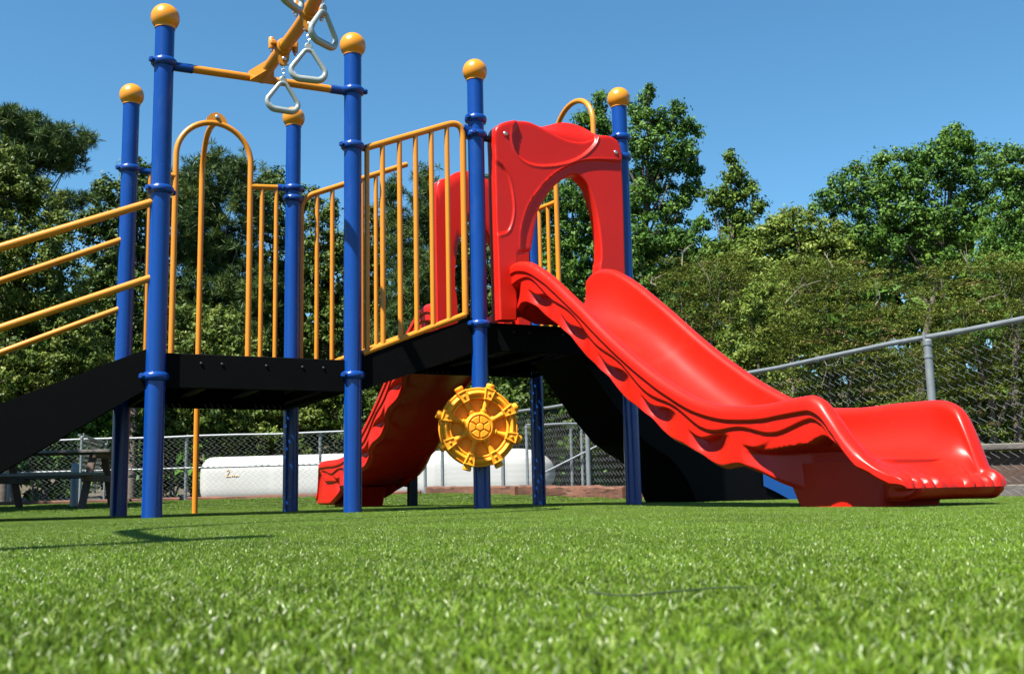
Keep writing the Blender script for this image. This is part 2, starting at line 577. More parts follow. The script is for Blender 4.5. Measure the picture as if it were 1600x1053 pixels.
def post(s, t, h, collars, base=-0.06):
    mb = MB()
    top = h - .150
    mb.add(*lathe([(PR, base), (PR, .4), (PR, 1.2), (PR, 2.0), (PR, top), (PR - .006, top + .004)], 32))
    p = mb.build('post', M_BLUE, play, loc=(s, t, 0))
    r = .0835
    a = np.linspace(-math.pi / 2 + math.asin(min(.99, (PR + .004) / r)) * .98, math.pi / 2 - .02, 18)
    mb = MB()
    cz = h - r
    prof = [(PR + .004, cz - r * .83)] + [(r * math.cos(x), cz + r * math.sin(x)) for x in a]
    mb.add(*lathe(prof, 32))
    mb.build('ball_cap', M_CAP, p, edge=60)
    for z, yaw in collars:
        collar(z, yaw, p)
    return p

post(0, 0, 3.037, [(2.672, .35), (1.893, .35), (.80, .25)])
post(A, 0, 3.078, [(2.684, 2.8), (2.316, .2), (.844, .5)])
post(S3, 0, 3.052, [(2.624, .4), (2.512, 1.0), (1.212, .3)])
post(S4, 0, 3.040, [(2.656, .4), (2.505, 1.0), (1.212, .3)])
post(0, VD, 3.037, [(2.412, .2), (1.0, .2)])
post(A, VD, 3.045, [(2.405, .2), (2.325, .6), (1.0, .2)])
post(S4, VD, 3.04, [(2.45, .2), (1.212, .2)])

def sleeve(p, q, parent, r=.029):
    MB().add(*tube(np.linspace(p, q, 3), r, 14)).build('clamp_sleeve', M_BLUE, parent)

# decks -------------------------------------------------------------
def deck(s0, s1, t0, t1, z, hgt, name='deck'):
    # punched top sheet: square cells with an eight-sided hole
    n, m = int((s1 - s0) / .043), int((t1 - t0) / .043)
    cs, ct = (s1 - s0) / n, (t1 - t0) / m
    ang = np.arange(8) * math.pi / 4 + math.pi / 8
    rq = .0065
    mb = MB()
    cell_o = [(-.5, -.5), (0, -.5), (.5, -.5), (.5, 0), (.5, .5), (0, .5), (-.5, .5), (-.5, 0)]
    ang = np.array([-135, -90, -45, 0, 45, 90, 135, 180]) * math.pi / 180
    V, F = [], []
    k = 0
    for i in range(n):
        for j in range(m):
            cx, cy = s0 + (i + .5) * cs, t0 + (j + .5) * ct
            for (a, b) in cell_o:
                V.append((cx + a * cs, cy + b * ct, z))
            for a in ang:
                V.append((cx + rq * math.cos(a), cy + rq * math.sin(a), z))
            for q in range(8):
                F.append((k + q, k + (q + 1) % 8, k + 8 + (q + 1) % 8, k + 8 + q))
            k += 16
    mb.add(V, F)
    d = mb.build(name, M_BLACK, play, smooth=False)
    for (c, sz) in (((.5 * (s0 + s1), t0 + .012, z - hgt / 2 + .004), (s1 - s0, .024, hgt)),
                    ((.5 * (s0 + s1), t1 - .012, z - hgt / 2 + .004), (s1 - s0, .024, hgt)),
                    ((s0 + .012, .5 * (t0 + t1), z - hgt / 2 + .003), (.024, t1 - t0 - .052, hgt)),
                    ((s1 - .012, .5 * (t0 + t1), z - hgt / 2 + .003), (.024, t1 - t0 - .052, hgt))):
        MB().add(*box(c, sz, .005)).build('deck_skirt', M_BLACK, d)
    for q in (.34, .66):
        MB().add(*box((s0 + (s1 - s0) * q, .5 * (t0 + t1), z - .07), (.04, t1 - t0 - .056, .11))).build('deck_joist', M_BLACK, d)
    for x in (s0 + .22, s0 + .34, s0 + .6, s0 + .82, s1 - .16):
        v, f = lathe([(.008, 0), (.008, .004), (.005, .007)], 8)
        MB().add(rot(v, align((0, -1, 0)), (x, t0, z - .05)), f).build('bolt', M_BLACKM, d)
    return d
deck(.03, A - .03, -.01, VD + .01, .935, .20)
deck(S3 + .03, S4 - .03, -.01, VD + .01, 1.225, .19)

# sloped bridge between the decks
mb = MB()
br = MB().add(*prism([(A + .03, .925), (S3 - .035, 1.215), (S3 - .035, 1.19), (A + .03, .90)], .03, VD - .03)).build('sloped_bridge', M_BLACK, play, smooth=False)
for t0 in (-.012, VD - .016):
    MB().add(*prism([(A + .035, .97), (S3 - .03, 1.262), (S3 - .03, 1.03), (A + .035, .745)], t0, t0 + .028)).build('bridge_side', M_BLACK, br, smooth=False)
for q in np.linspace(.12, .88, 5):
    s = A + .03 + (B - .065) * q
    MB().add(*box((s, VD / 2, .925 + .29 * q + .008), (.03, VD - .1, .012))).build('grip_cleat', M_BLACK, br, smooth=False)

# barriers ----------------------------------------------------------
BR, RR = .0165, .0215
def sloped_barrier(t, dz, bars, s_end, open_end=False):
    zt = lambda s: 2.315 + .409 * (s - 1.252) + dz
    zb = lambda s: .987 + .403 * (s - 1.242) + dz * .3
    if not open_end:
        loop = [(1.262, t, zb(1.262) - .02), (1.262, t, zt(1.262)), (s_end, t, zt(s_end) + .005), (s_end, t, zb(s_end))]
        P = fillet(loop[1:], .12, 8)
        P = np.vstack([P, [s_end, t, zb(s_end)]])
    else:
        P = fillet([(1.236, t, zb(1.236)), (1.236, t, zt(1.236) - .02), (s_end, t, zt(s_end))], .10, 8)
    fr = MB().add(*tube(P, RR, 12)).build('sloped_barrier', M_ORANGE, play)
    MB().add(*tube([(1.236, t, zb(1.236)), (s_end if not open_end else S3 - .03, t, zb(s_end if not open_end else S3 - .03))], RR * .95, 12)).build('bottom_rail', M_ORANGE, fr)
    for s in bars:
        MB().add(*tube([(s, t, zb(s) + .005), (s, t, (zb(s) + zt(s)) / 2), (s, t, zt(s) - .004)], BR, 10)).build('bar', M_ORANGE, fr)
    return fr
sloped_barrier(0, 0, (1.266, 1.372, 1.490, 1.603, 1.716, 1.830), 1.948)
sloped_barrier(VD, .055, (1.359, 1.478, 1.597, 1.716, 1.83), 2.09, True)
sleeve((1.95, 0, 2.555), (S3 - PR, 0, 2.53), play)

# hoop with pole on the back edge of the low deck
def hoop(P, r, parent):
    return MB().add(*tube(P, r, 14)).build('entry_hoop', M_ORANGE, parent)
def arch_path(c0, c1, zb, zs, zt, n=24):
    """two legs and a round top between c0 and c1 (points in the plan)"""
    c0, c1 = np.array(c0, float), np.array(c1, float)
    pts = [np.r_[c0, zb], np.r_[c0, .5 * (zb + zs)]]
    for a in np.linspace(math.pi, 0, n):
        q = .5 * (1 + math.cos(a))
        pts.append(np.r_[c0 + (c1 - c0) * q, zs + (zt - zs) * math.sin(a)])
    pts += [np.r_[c1, .5 * (zb + zs)], np.r_[c1, zb]]
    return np.array(pts)
h1 = hoop(arch_path((.315, VD), (.850, VD), .93, 2.56, 2.835), .0205, play)
MB().add(*prism([(.515, 2.822), (.525, 2.868), (.552, 2.9), (.59, 2.915), (.63, 2.905), (.66, 2.875), (.672, 2.838), (.60, 2.845)], VD - .012, VD + .012)).build('pole_bracket', M_ORANGE, h1, smooth=False)
v, f = lathe([(.016, 0), (.016, .01), (.010, .016)], 10)
MB().add(rot(v, align((0, -1, 0)), (.597, VD - .012, 2.878)), f).build('bolt', M_STEEL, h1)
fp = fillet([(.597, VD + .01, 2.86), (.585, VD + .28, 2.86), (.585, VD + .44, 2.66), (.585, VD + .44, -.04)], .16, 10)
MB().add(*tube(np.vstack([fp[:-1], resample(fp[-2:], 6)]), .0205, 14)).build('sliding_pole', M_ORANGE, play)
bl = MB().add(*tube([(.15, VD, 2.405), (.315, VD, 2.40)], RR, 12)).build('side_barrier', M_ORANGE, play)
MB().add(*tube([(.140, VD, 2.41), (.140, VD, 1.6), (.140, VD, .93)], .018, 10)).build('bar', M_ORANGE, bl)
sleeve((PR, VD, 2.412), (.14, VD, 2.407), bl, .024)
bl = MB().add(*tube([(.850, VD, 2.385), (1.065, VD, 2.402)], RR, 12)).build('side_barrier', M_ORANGE, play)
for s in (.938, 1.046):
    MB().add(*tube([(s, VD, 2.39), (s, VD, 1.6), (s, VD, .93)], BR, 10)).build('bar', M_ORANGE, bl)
sleeve((1.05, VD, 2.402), (A - PR, VD, 2.406), bl, .026)

# overhead bar and curved trapeze beam
ob = MB().add(*tube(resample([(.15, 0, 2.662), (1.03, 0, 2.675)], 8), .024, 16)).build('overhead_bar', M_ORANGE, play)
sleeve((PR, 0, 2.66), (.165, 0, 2.662), ob, .028)
sleeve((1.02, 0, 2.676), (A - PR, 0, 2.678), ob, .028)
BZ = 2.675
bp = catmull([(.58, 0, BZ), (.58, -.35, BZ), (.58, -1.0, BZ), (.50, -1.50, BZ), (.24, -1.87, BZ), (-.30, -2.22, BZ), (-.95, -2.5, BZ), (-1.6, -2.85, BZ), (-2.02, -3.3, BZ), (-2.11, -3.8, BZ), (-2.122, -4.40, BZ)], 8)
beam = MB().add(*tube(bp, .036, 16)).build('trapeze_beam', M_ORANGE, play)
v, f = prism([(.50, -.0), (.66, -.0), (.60, -.22), (.56, -.22)], -.035, .035)
MB().add(np.stack([v[:, 0], v[:, 2], BZ - .0 + v[:, 1] * .9], 1), [q[::-1] for q in f]).build('beam_gusset', M_ORANGE, beam)
post(-2.122, -4.43, 3.037, [(2.672, .35)])

def beam_clamp(s, t, yaw):
    mb = MB()
    C = np.array([s, t, BZ])
    d = np.array([math.sin(yaw), -math.cos(yaw), 0])
    e = np.array([math.cos(yaw), math.sin(yaw), 0])
    v, f = lathe([(.036, -.034), (.0455, -.030), (.0475, 0), (.0455, .030), (.036, .034)], 20, False)
    mb.add(rot(v, align(d), C), f)
    for sg in (-1, 1):
        v, f = box((0, 0, 0), (.036, .055, .030), .008)
        mb.add(rot(v, rotm('Z', yaw), C + e * sg * .062 + (0, 0, .014)), f)
        v, f = lathe([(.015, -.036), (.017, -.028), (.017, .026), (.013, .032)], 12)
        mb.add(v + C + e * sg * .070 + (0, 0, .016), f)
    # hanging lug
    v, f = prism([(-.036, .03), (.036, .03), (.030, -.045), (.012, -.075), (-.012, -.075), (-.030, -.045)], -.014, .014)
    mb.add(rot(v, rotm('Z', yaw), C + (0, 0, -.035)), f)
    c = mb.build('beam_clamp', M_ORANGE, beam)
    v, f = lathe([(.013, 0), (.013, .008), (.008, .013)], 10)
    MB().add(rot(v, align(d), C + d * .014 + (0, 0, -.075)), f).build('bolt', M_STEEL, beam)
    for sg in (-1, 1):
        v, f = lathe([(.010, -.014), (.010, 0)], 8)
        MB().add(v + C + e * sg * .070 + (0, 0, -.022), f).build('bolt', M_STEEL, beam)
    return C + np.array([0, 0, -.105])

def trapeze_ring(s, t, yaw, beam_yaw, label):
    top = beam_clamp(s, t, beam_yaw)
    wp = ORG + np.array([math.cos(TH) * top[0] - math.sin(TH) * top[1], math.sin(TH) * top[0] + math.cos(TH) * top[1], top[2]])
    root = link('trapeze_ring', None, None, wp)
    root.rotation_euler = (0, 0, TH + yaw)
    tag(root, label, 'trapeze ring', 'trapeze rings hanging from the curved beam')
    # chain links
    z = 0.0
    for i in range(3):
        a = np.linspace(0, 2 * math.pi, 14, endpoint=False)
        x, zz = .0085 * np.cos(a), z - .014 + .016 * np.sin(a)
        p = np.stack([x, 0 * a, zz], 1) if i % 2 else np.stack([0 * a, x, zz], 1)
        MB().add(*tube(p, .0030, 6, True)).build('chain_link', M_STEEL, root)
        z -= .0245
    MB().add(*tube([(-.030, 0, .004), (.030, 0, .004)], .005, 8)).build('shackle_pin', M_STEEL, root)
    zt = z
    W, H = .098, .200
    P = fillet([(0, 0, zt - .035), (.018, 0, zt - .040), (W, 0, zt - H + .045), (W - .030, 0, zt - H), (-(W - .030), 0, zt - H), (-W, 0, zt - H + .045), (-.018, 0, zt - .040), (0, 0, zt - .035)], .035, 7)[:-1]
    rr = np.interp(P[:, 2], [zt - H, zt - H + .04, zt - .06], [.0185, .0145, .0120])
    hd = MB().add(*tube(P, rr, 12, True)).build('ring_handle', M_GRIP, root, edge=0)
    v, f = lathe([(.017, -.008), (.021, -.004), (.021, .004), (.017, .008)], 16)
    MB().add(rot(v, align((0, 1, 0)), (0, 0, zt - .016)), f).build('ring_eye', M_GRIP, root)
    return root
trapeze_ring(.58, -.50, .05, 0.0, 'silver trapeze ring lowest in view, in front of the orange overhead bar')
trapeze_ring(.58, -1.00, -.12, 0.0, 'silver trapeze ring second along the orange beam, beside a blue post top')
trapeze_ring(.515, -1.47, .55, -.35, 'silver trapeze ring third along the orange beam, turned edgewise by the ball cap')
trapeze_ring(.255, -1.815, .75, -.9, 'silver trapeze ring cut by the picture top, off the side of the beam')

# stairs to the low deck ----------------------------------------------
st_slope = .42
def stair():
    zs = lambda s: .945 + st_slope * s
    ra = MB().add(*prism([(-.03, zs(-.03)), (-2.15, zs(-2.15)), (-2.15, zs(-2.15) - .02), (-.03, zs(-.03) - .03)], .05, VD - .05)).build('access_ramp', M_BLACK, play, smooth=False)
    for t0 in (.0, VD - .03):
        MB().add(*prism([(-.04, zs(-.04) + .035), (-2.16, .03), (-1.15, -.02), (-.80, .25), (-.04, .735)], t0, t0 + .03)).build('ramp_side', M_BLACK, ra, smooth=False)
    for q in np.arange(.2, 2.1, .24):
        MB().add(*box((-q, VD / 2, zs(-q) + .010), (.035, VD - .12, .02))).build('grip_cleat', M_BLACK, ra, smooth=False)
    return ra
stair()
def handrail(t, s0, z0, z1, sl, leg):
    L = 2.05
    hr = MB().add(*tube(fillet([(s0, t, z0 - .85 if leg else z0), (s0, t, z0), (s0 - L, t, z0 - sl * L)] if leg else [(s0, t, z0), (s0 - L, t, z0 - sl * L), (s0 - L - .02, t, .0)], .04, 5), .0225, 14)).build('handrail', M_ORANGE, play)
    MB().add(*tube([(s0, t, z1), (s0 - L * .92, t, z1 - sl * L * .92)], .0215, 12)).build('lower_rail', M_ORANGE, hr)
    MB().add(*tube([(s0 - L, t, z0 - sl * L - .0), (s0 - L, t, -.03)], .0215, 12)).build('rail_leg', M_ORANGE, hr)
    return hr
handrail(-.005, -.035, 1.820, 1.371, .434, False)
handrail(VD - .01, .020, 1.925, 1.44, .462, True)

# steering wheel -------------------------------------------------------
def ship_wheel():
    WC = (1.972, -.118, .526)
    root = link('ship_wheel', None, play, WC)
    # local wheel frame: x right, z up, faces -y; turned a little to the viewer
    root.rotation_euler = (0, 0, -.23)
    tag(root, 'amber plastic ship steering wheel panel with flower hub')
    fw = lambda v: np.stack([v[:, 0], -v[:, 2], v[:, 1]], 1)   # lathe axis -> towards the viewer
    def lb(prof, n=64):
        v, f = lathe(prof, n)
        return fw(v), f
    MB().add(*lb([(.225, -.050), (.236, -.035), (.236, .000), (.190, .0), (.185, -.012), (.0, -.012)][::1])).build('back_disc', M_WHEEL, root)
    MB().add(*lb([(.182, -.02), (.182, .022), (.187, .027), (.193, .027), (.198, .020), (.206, .034), (.218, .040), (.230, .034), (.238, .020), (.243, .026), (.249, .026), (.253, .020), (.253, -.045), (.24, -.055)], 72)).build('rim', M_WHEEL, root)
    hub = MB().add(*lb([(.094, -.012), (.094, .030), (.088, .040), (.080, .043), (.076, .036), (.0, .036)], 48)).build('hub', M_WHEEL, root)
    MB().add(*lb([(.023, .030), (.023, .043), (.019, .047), (.0, .048)], 24)).build('flower_centre', M_WHEEL, hub)
    for k in range(6):
        a = math.pi / 2 + k * math.pi / 3 + math.pi / 6
        P = []
        for b in np.linspace(-.46, .46, 7):
            P.append((.068 * math.cos(a + b), .068 * math.sin(a + b)))
        for b in np.linspace(.40, -.40, 5):
            P.append((.029 * math.cos(a + b), .029 * math.sin(a + b)))
        n = len(P)
        cx, cy = np.mean(P, 0)
        V = [(x, y, .030) for x, y in P] + [(x, y, .041) for x, y in P] + [(cx + (x - cx) * .82, cy + (y - cy) * .82, .0455) for x, y in P]
        F = []
        for q in range(2):
            for i in range(n):
                j = (i + 1) % n
                F.append((q * n + i, q * n + j, (q + 1) * n + j, (q + 1) * n + i))
        F.append(tuple(range(2 * n, 3 * n)))
        MB().add(fw(np.array(V)), F).build('petal', M_WHEEL, hub)
    for k in range(8):
        a = R(27.5 + 45 * k)
        d2 = np.array([math.cos(a), math.sin(a)])
        D3 = np.array([d2[0], 0, d2[1]])
        Ra = align(D3)
        v, f = lathe([(.024, .082), (.024, .098), (.018, .100), (.021, .106), (.021, .112), (.014, .116), (.013, .125), (.019, .165), (.021, .195)], 14)
        MB().add(rot(v, Ra, (0, -.012, 0)), f).build('spoke', M_WHEEL, root)
        v, f = lathe([(.030, .245), (.026, .252), (.026, .262), (.029, .266), (.029, .280), (.025, .286), (.0, .287)], 16)
        MB().add(rot(v, Ra, (0, -.008, 0)), f).build('handle', M_WHEEL, root)
        # square clamp over the rim (trapezoid, wider outside)
        V = []
        for (zz, inn) in ((.0, 0), (.044, 0), (.048, .003), (.048, .008), (.043, .011)):
            for (r_, w_) in ((.178 + inn, -.024 + inn), (.178 + inn, .024 - inn), (.254 - inn, .036 - inn), (.254 - inn, -.036 + inn)):
                x = r_ * d2[0] - w_ * d2[1]
                y = r_ * d2[1] + w_ * d2[0]
                V.append((x, y, zz))
        F = []
        for q in range(4):
            for i in range(4):
                j = (i + 1) % 4
                F.append((q * 4 + i, q * 4 + j, (q + 1) * 4 + j, (q + 1) * 4 + i))
        F.append((16, 17, 18, 19))
        cl = MB().add(fw(np.array(V)), F).build('rim_clamp', M_WHEEL, root, edge=30)
        v, f = lathe([(.0095, .040), (.0085, .049), (.004, .053), (0, .0535)], 12)
        v = v + np.r_[d2 * .217, 0]
        MB().add(fw(v), f).build('stud', M_WHEEL, cl)
    for z in (.10, -.10):
        MB().add(*box((.05, .06, z), (.05, .07, .03), .005)).build('mount', M_BLUE, root)
ship_wheel()

# hooded slide entry panel -----------------------------------------------
FO = [(2.155, 1.239), (2.152, 1.542), (2.148, 1.979), (2.146, 2.336), (2.144, 2.493), (2.16, 2.559), (2.205, 2.597), (2.279, 2.626), (2.349, 2.641), (2.435, 2.644), (2.55, 2.61), (2.647, 2.577), (2.735, 2.557), (2.803, 2.554), (2.861, 2.56), (2.92, 2.582), (2.981, 2.614), (3.046, 2.628), (3.1, 2.622), (3.148, 2.59), (3.170, 2.516), (3.178, 2.35), (3.178, 2.041), (3.175, 1.713), (3.175, 1.239)]
FI = [(2.29, 1.245), (2.295, 1.465), (2.30, 1.685), (2.318, 1.709), (2.414, 1.726), (2.431, 1.807), (2.471, 1.991), (2.535, 2.107), (2.615, 2.207), (2.689, 2.267), (2.768, 2.305), (2.825, 2.290), (2.891, 2.216), (2.947, 2.036), (2.972, 1.857), (2.972, 1.719), (2.955, 1.62), (2.945, 1.245)]
BO = [(2.414, 2.650), (2.52, 2.645), (2.619, 2.672), (2.694, 2.700), (2.768, 2.716), (2.864, 2.712), (2.961, 2.686), (3.046, 2.640), (3.1, 2.622)]
LENS = [(2.309, 2.70), (2.309, 2.621), (2.277, 2.512), (2.304, 2.401), (2.386, 2.339), (2.511, 2.328), (2.692, 2.369), (2.852, 2.45), (2.968, 2.575), (2.97, 2.70)]
ARCH = [(2.328, 1.1), (2.328, 1.60), (2.328, 1.811), (2.351, 1.934), (2.43, 2.099), (2.612, 2.294), (2.851, 2.417), (3.15, 2.45), (3.4, 2.45), (3.4, 1.1)]
LG = [(2.10, 2.33), (2.203, 2.298), (2.262, 2.18), (2.283, 1.995), (2.246, 1.857), (2.183, 1.815), (2.10, 1.80)]

def sdist(p, poly):
    """signed distance (inside positive) of points to a closed polygon"""
    poly = np.asarray(poly)
    d = np.full(len(p), 9.0)
    ins = np.zeros(len(p), bool)
    k = len(poly)
    for i in range(k):
        a, b = poly[i], poly[(i + 1) % k]
        e = b - a
        w = p - a
        t = np.clip((w @ e) / (e @ e), 0, 1)
        d = np.minimum(d, np.linalg.norm(w - t[:, None] * e, axis=1))
        c = (a[1] > p[:, 1]) != (b[1] > p[:, 1])
        xx = (b[0] - a[0]) * (p[:, 1] - a[1]) / (b[1] - a[1] + 1e-12) + a[0]
        ins ^= c & (p[:, 0] < xx)
    return np.where(ins, d, -d)

def hood_mesh():
    fo, fi = np.array(FO), np.array(FI)
    def seg(P, cuts, counts, smooth):
        out = []
        for (i, j), n in zip(zip(cuts[:-1], cuts[1:]), counts):
            q = P[i:j + 1]
            out.append(resample(q, n + 1)[:-1])
        out.append(P[-1:])
        return np.vstack(out)
    fo_s = catmull(fo, 8)
    ci = lambda k: k * 8
    counts = (110, 90, 90, 110)
    Fo = seg(fo_s, [0, ci(6), ci(13), ci(19), len(fo_s) - 1], counts, True)
    fi_s = np.vstack([fi[:5], catmull(fi[4:], 6)[1:]])
    n0 = 4
    idx = lambda k: n0 + (k - 4) * 6
    Fi = seg(fi_s, [0, idx(6), idx(10), idx(13), len(fi_s) - 1], counts, True)
    bo = np.array(BO)
    Bo = Fo.copy()
    top = (Fo[:, 1] > 2.45) & (Fo[:, 0] > BO[0][0]) & (Fo[:, 0] < BO[-1][0])
    bos = catmull(bo, 8)
    Bo[top, 1] = np.maximum(Bo[top, 1], np.interp(Fo[top, 0], bos[:, 0], bos[:, 1]))
    N = len(Fo)
    es = np.r_[0, .012, .035, .075, np.linspace(.11, .89, 56), .925, .965, .988, 1]
    lens_s, arch_s, lg_s = catmull(LENS, 6), catmull(ARCH, 6), catmull(LG, 6)
    rows = []
    TF, TB = -.068, .055
    for e in es:
        p = Fi + (Fo - Fi) * e
        wd = np.linalg.norm(Fo - Fi, axis=1)
        de = np.minimum(e, 1 - e) * wd
        rd = .016
        q = np.clip(1 - de / rd, 0, 1)
        t = TF + rd * (1 - np.sqrt(1 - q * q * .999))
        t = t + .020 * sstep(sdist(p, lens_s), -.004, .020)
        t = t + .014 * sstep(sdist(p, arch_s), -.004, .010)
        t = t + .007 * sstep(sdist(p, lg_s), -.004, .010) - .005 * np.exp(-(sdist(p, lg_s) / .007) ** 2)
        t = t - .005 * np.exp(-(sdist(p, lens_s) / .008) ** 2) - .004 * np.exp(-(sdist(p, arch_s) / .008) ** 2)
        rows.append(np.stack([p[:, 0], t, p[:, 1]], 1))
    for q in (.25, .5, .75):
        p = Fo + (Bo - Fo) * q
        rows.append(np.stack([p[:, 0], np.full(N, TF + .016 + (TB - TF - .03) * q), p[:, 1]], 1))
    for e in (1.0, .97, .8, .5, .2, .03, 0):
        p = Fi + (Bo - Fi) * e
        tt = TB - (.012 if e in (1.0, 0) else 0)
        rows.append(np.stack([p[:, 0], np.full(N, tt), p[:, 1]], 1))
    for q in (.66, .33):
        rows.append(np.stack([Fi[:, 0], np.full(N, TF + .016 + (TB - TF - .03) * q), Fi[:, 1]], 1))
    V = np.concatenate(rows)
    m = len(rows)
    F = []
    for j in range(m):
        j2 = (j + 1) % m
        for i in range(N - 1):
            F.append((j * N + i, j * N + i + 1, j2 * N + i + 1, j2 * N + i))
    F.append(tuple(j * N for j in range(m)))
    F.append(tuple(j * N + N - 1 for j in range(m))[::-1])
    V = V - np.array([2.66, 0, 0])
    me = bpy.data.meshes.new('slide_hood')
    me.from_pydata(V.tolist(), [], F)
    me.materials.append(M_RED)
    finish(me, True, 55)
    return me

HOOD = hood_mesh()
hood1 = link('slide_hood', HOOD, play, (2.66, -.02, 0))
hood2 = link('slide_hood', HOOD, play, (2.745, VD + .02, 0), math.pi)
hood2.scale = (.82, 1, 1)
for hd, lst in ((hood1, ((2.228, 2.523), (3.117, 2.509))),):
    for x, z in lst:
        v, f = lathe([(.015, 0), (.015, .004), (.009, .010), (.0, .011)], 14)
        MB().add(rot(v, align((0, -1, 0)), (x - 2.66, -.066, z)), f).build('bolt', M_STEEL, hd)
        v, f = lathe([(.024, 0), (.024, .003), (.016, .003)], 16)
        MB().add(rot(v, align((0, -1, 0)), (x - 2.66, -.067, z)), f).build('bolt_washer', M_RED, hd)
MB().add(*tube([(S3 + PR - .01, 0, 2.50), (2.16, -.01, 2.495)], .022, 12)).build('hood_bracket', M_BLACKM, play)
MB().add(*tube([(3.17, -.01, 2.60), (S4 - PR + .01, 0, 2.62)], .022, 12)).build('hood_bracket', M_BLACKM, play)

# wave slide --------------------------------------------------------------
def slide_mesh():
    kd = np.array([0, .06, .14, .27, .47, .86, 1.26, 1.51, 1.79, 2.05, 2.27, 2.50, 2.70, 2.80, 2.87, 2.93, 3.00, 3.06, 3.11, 3.145, 3.18])
    kr0 = [1.585, 1.612, 1.622, 1.600, 1.510, 1.255, .968, .806, .648, .537, .490, .476]
    kn = np.array(kr0 + [.487, .490, .462, .392, .290, .220, .178, .160, .145])
    kf = np.array(kr0 + [.478, .476, .475, .470, .452, .415, .335, .250, .155])
    kb = np.array([1.26, 1.26, 1.255, 1.225, 1.150, .960, .690, .535, .390, .290, .248, .232, .230, .226, .222, .216, .205, .190, .168, .150, .130])
    def pchip(x, y, xn):
        h = np.diff(x); dl = np.diff(y) / h
        d = np.zeros_like(y)
        d[1:-1] = np.where(dl[:-1] * dl[1:] > 0, 2 * dl[:-1] * dl[1:] / (dl[:-1] + dl[1:] + 1e-12), 0)
        d[0], d[-1] = dl[0], dl[-1]
        i = np.clip(np.searchsorted(x, xn) - 1, 0, len(h) - 1)
        t = (xn - x[i]) / h[i]
        return (2 * t ** 3 - 3 * t * t + 1) * y[i] + (t ** 3 - 2 * t * t + t) * h[i] * d[i] + (-2 * t ** 3 + 3 * t * t) * y[i + 1] + (t ** 3 - t * t) * h[i] * d[i + 1]
    D = np.r_[np.linspace(0, 2.75, 250), np.linspace(2.76, 3.18, 60)]
    Rn, Rf, Bd = pchip(kd, kn, D), pchip(kd, kf, D), pchip(kd, kb, D)
    ker = np.ones(5) / 5
    sm = lambda a: np.r_[a[:2], np.convolve(a, ker, 'valid'), a[-2:]]
    Rn, Rf, Bd = sm(Rn), sm(Rf), sm(Bd)
    p = 2.7
    ph = np.linspace(0, math.pi / 2, 22)
    NQ = 62
    rr0 = .040
    def half_section(d, zt, zb, hollow=1.0):
        wsc = 1 - .20 * float(sstep(np.array(d), 2.86, 3.18)) ** 1.3
        rr = min(rr0, max(.012, (zt - zb) * .8))
        zr = zt - rr
        xi = .282 * wsc
        zb2 = min(zb, zr - .002)
        inner = [(xi * math.sin(a) ** (2 / p), zr - (zr - zb2) * max(0, math.cos(a)) ** (2 / p)) for a in ph]
        roll = [(xi + rr0 + rr0 * math.cos(a), zr + rr * math.sin(a)) for a in np.linspace(math.pi, 0, 13)[1:]]
        xo = xi + 2 * rr0
        ex = float(sstep(np.array(d), 2.30, 2.75))
        zl = (zr - .262 - .016 * math.sin(2 * math.pi * d / .41 + .6)) * (1 - ex) + .035 * ex
        zl = max(.035, min(zl, zr - .06))
        L = zr - zl
        rc = float(sstep(np.array(d), 2.34, 2.62)) * (1 - .80 * float(sstep(np.array(d), 2.98, 3.16))) * hollow
        q = np.linspace(0, 1, NQ) ** 1.15 * L
        q1 = .030
        q2 = .080 + .018 * math.sin(2 * math.pi * d / .50 + .5)
        q3 = .122 + .028 * math.sin(2 * math.pi * d / .41 + 2.2)
        off = -.012 * sstep(q, q1 - .003, q1 + .006) - .012 * sstep(q, q2 - .003, q2 + .006) * (1 - float(sstep(np.array(d), 2.8, 2.95)))
        ps = float(sstep(np.array(math.sin(2 * math.pi * d / .41 + 1.2 + .35 * math.sin(2 * math.pi * d / .41 + 1.2))), -.9, .8))
        pk = -.054 * ps * sstep(q, q3, q3 + .020) * (1 - rc) * (1 - float(sstep(np.array(d), 2.35, 2.6)))
        pk = pk * (1 - .45 * sstep(q, q3 + .03, L - .01))
        qr = .165 - .125 * float(sstep(np.array(d), 2.76, 3.0))
        off = off + pk - .175 * rc * sstep(q, qr, qr + .022) - .03 * sstep(q, L - .02, L) * (1 - rc)
        fl = [(xo + o, zr - x) for o, x in zip(off, q)][1:]
        xl = xo + off[-1]
        eb = float(sstep(np.array(d), 2.75, 2.95))
        zu = max(.036, (zb - .022) * (1 - eb) + .037 * eb)
        under = [(xl - .014, zl + .000), (xl - .028, zl + .004), (min(.255 * wsc, xl - .03), max(zl + .008, min(zr - .05, zb - .02)) * (1 - eb) + .037 * eb), (.13 * wsc, zu), (0, zu)]
        return inner + roll + fl + under
    V = []
    for d, zn, zf, zb in zip(D, Rn, Rf, Bd):
        hf, hn = half_section(d, zf, zb, .12), half_section(d, zn, zb)
        V.append([(x, -d, z) for x, z in hf] + [(-x, -d, z) for x, z in hn[-2:0:-1]])
    # rounded lip at the end
    last = np.array(V[-1])
    zc = .085
    for a in np.linspace(0, math.pi / 2, 9)[1:]:
        r = last.copy()
        r[:, 2] = zc + (last[:, 2] - zc) * math.cos(a) ** .8 if a < math.pi / 2 - .01 else zc
        r[:, 0] = last[:, 0] * (1 - .06 * (1 - math.cos(a)))
        r[:, 1] = last[:, 1] - .070 * math.sin(a)
        V.append(r.tolist())
    V = np.array(V)
    # ribs moulded into the lip
    x = V[:, :, 0]; y = V[:, :, 1]
    rib = np.abs(np.sin(x / .46 * 8 * math.pi + .2)) ** .55
    msk = sstep(-y, 3.10, 3.18) * (np.abs(x) < .27)
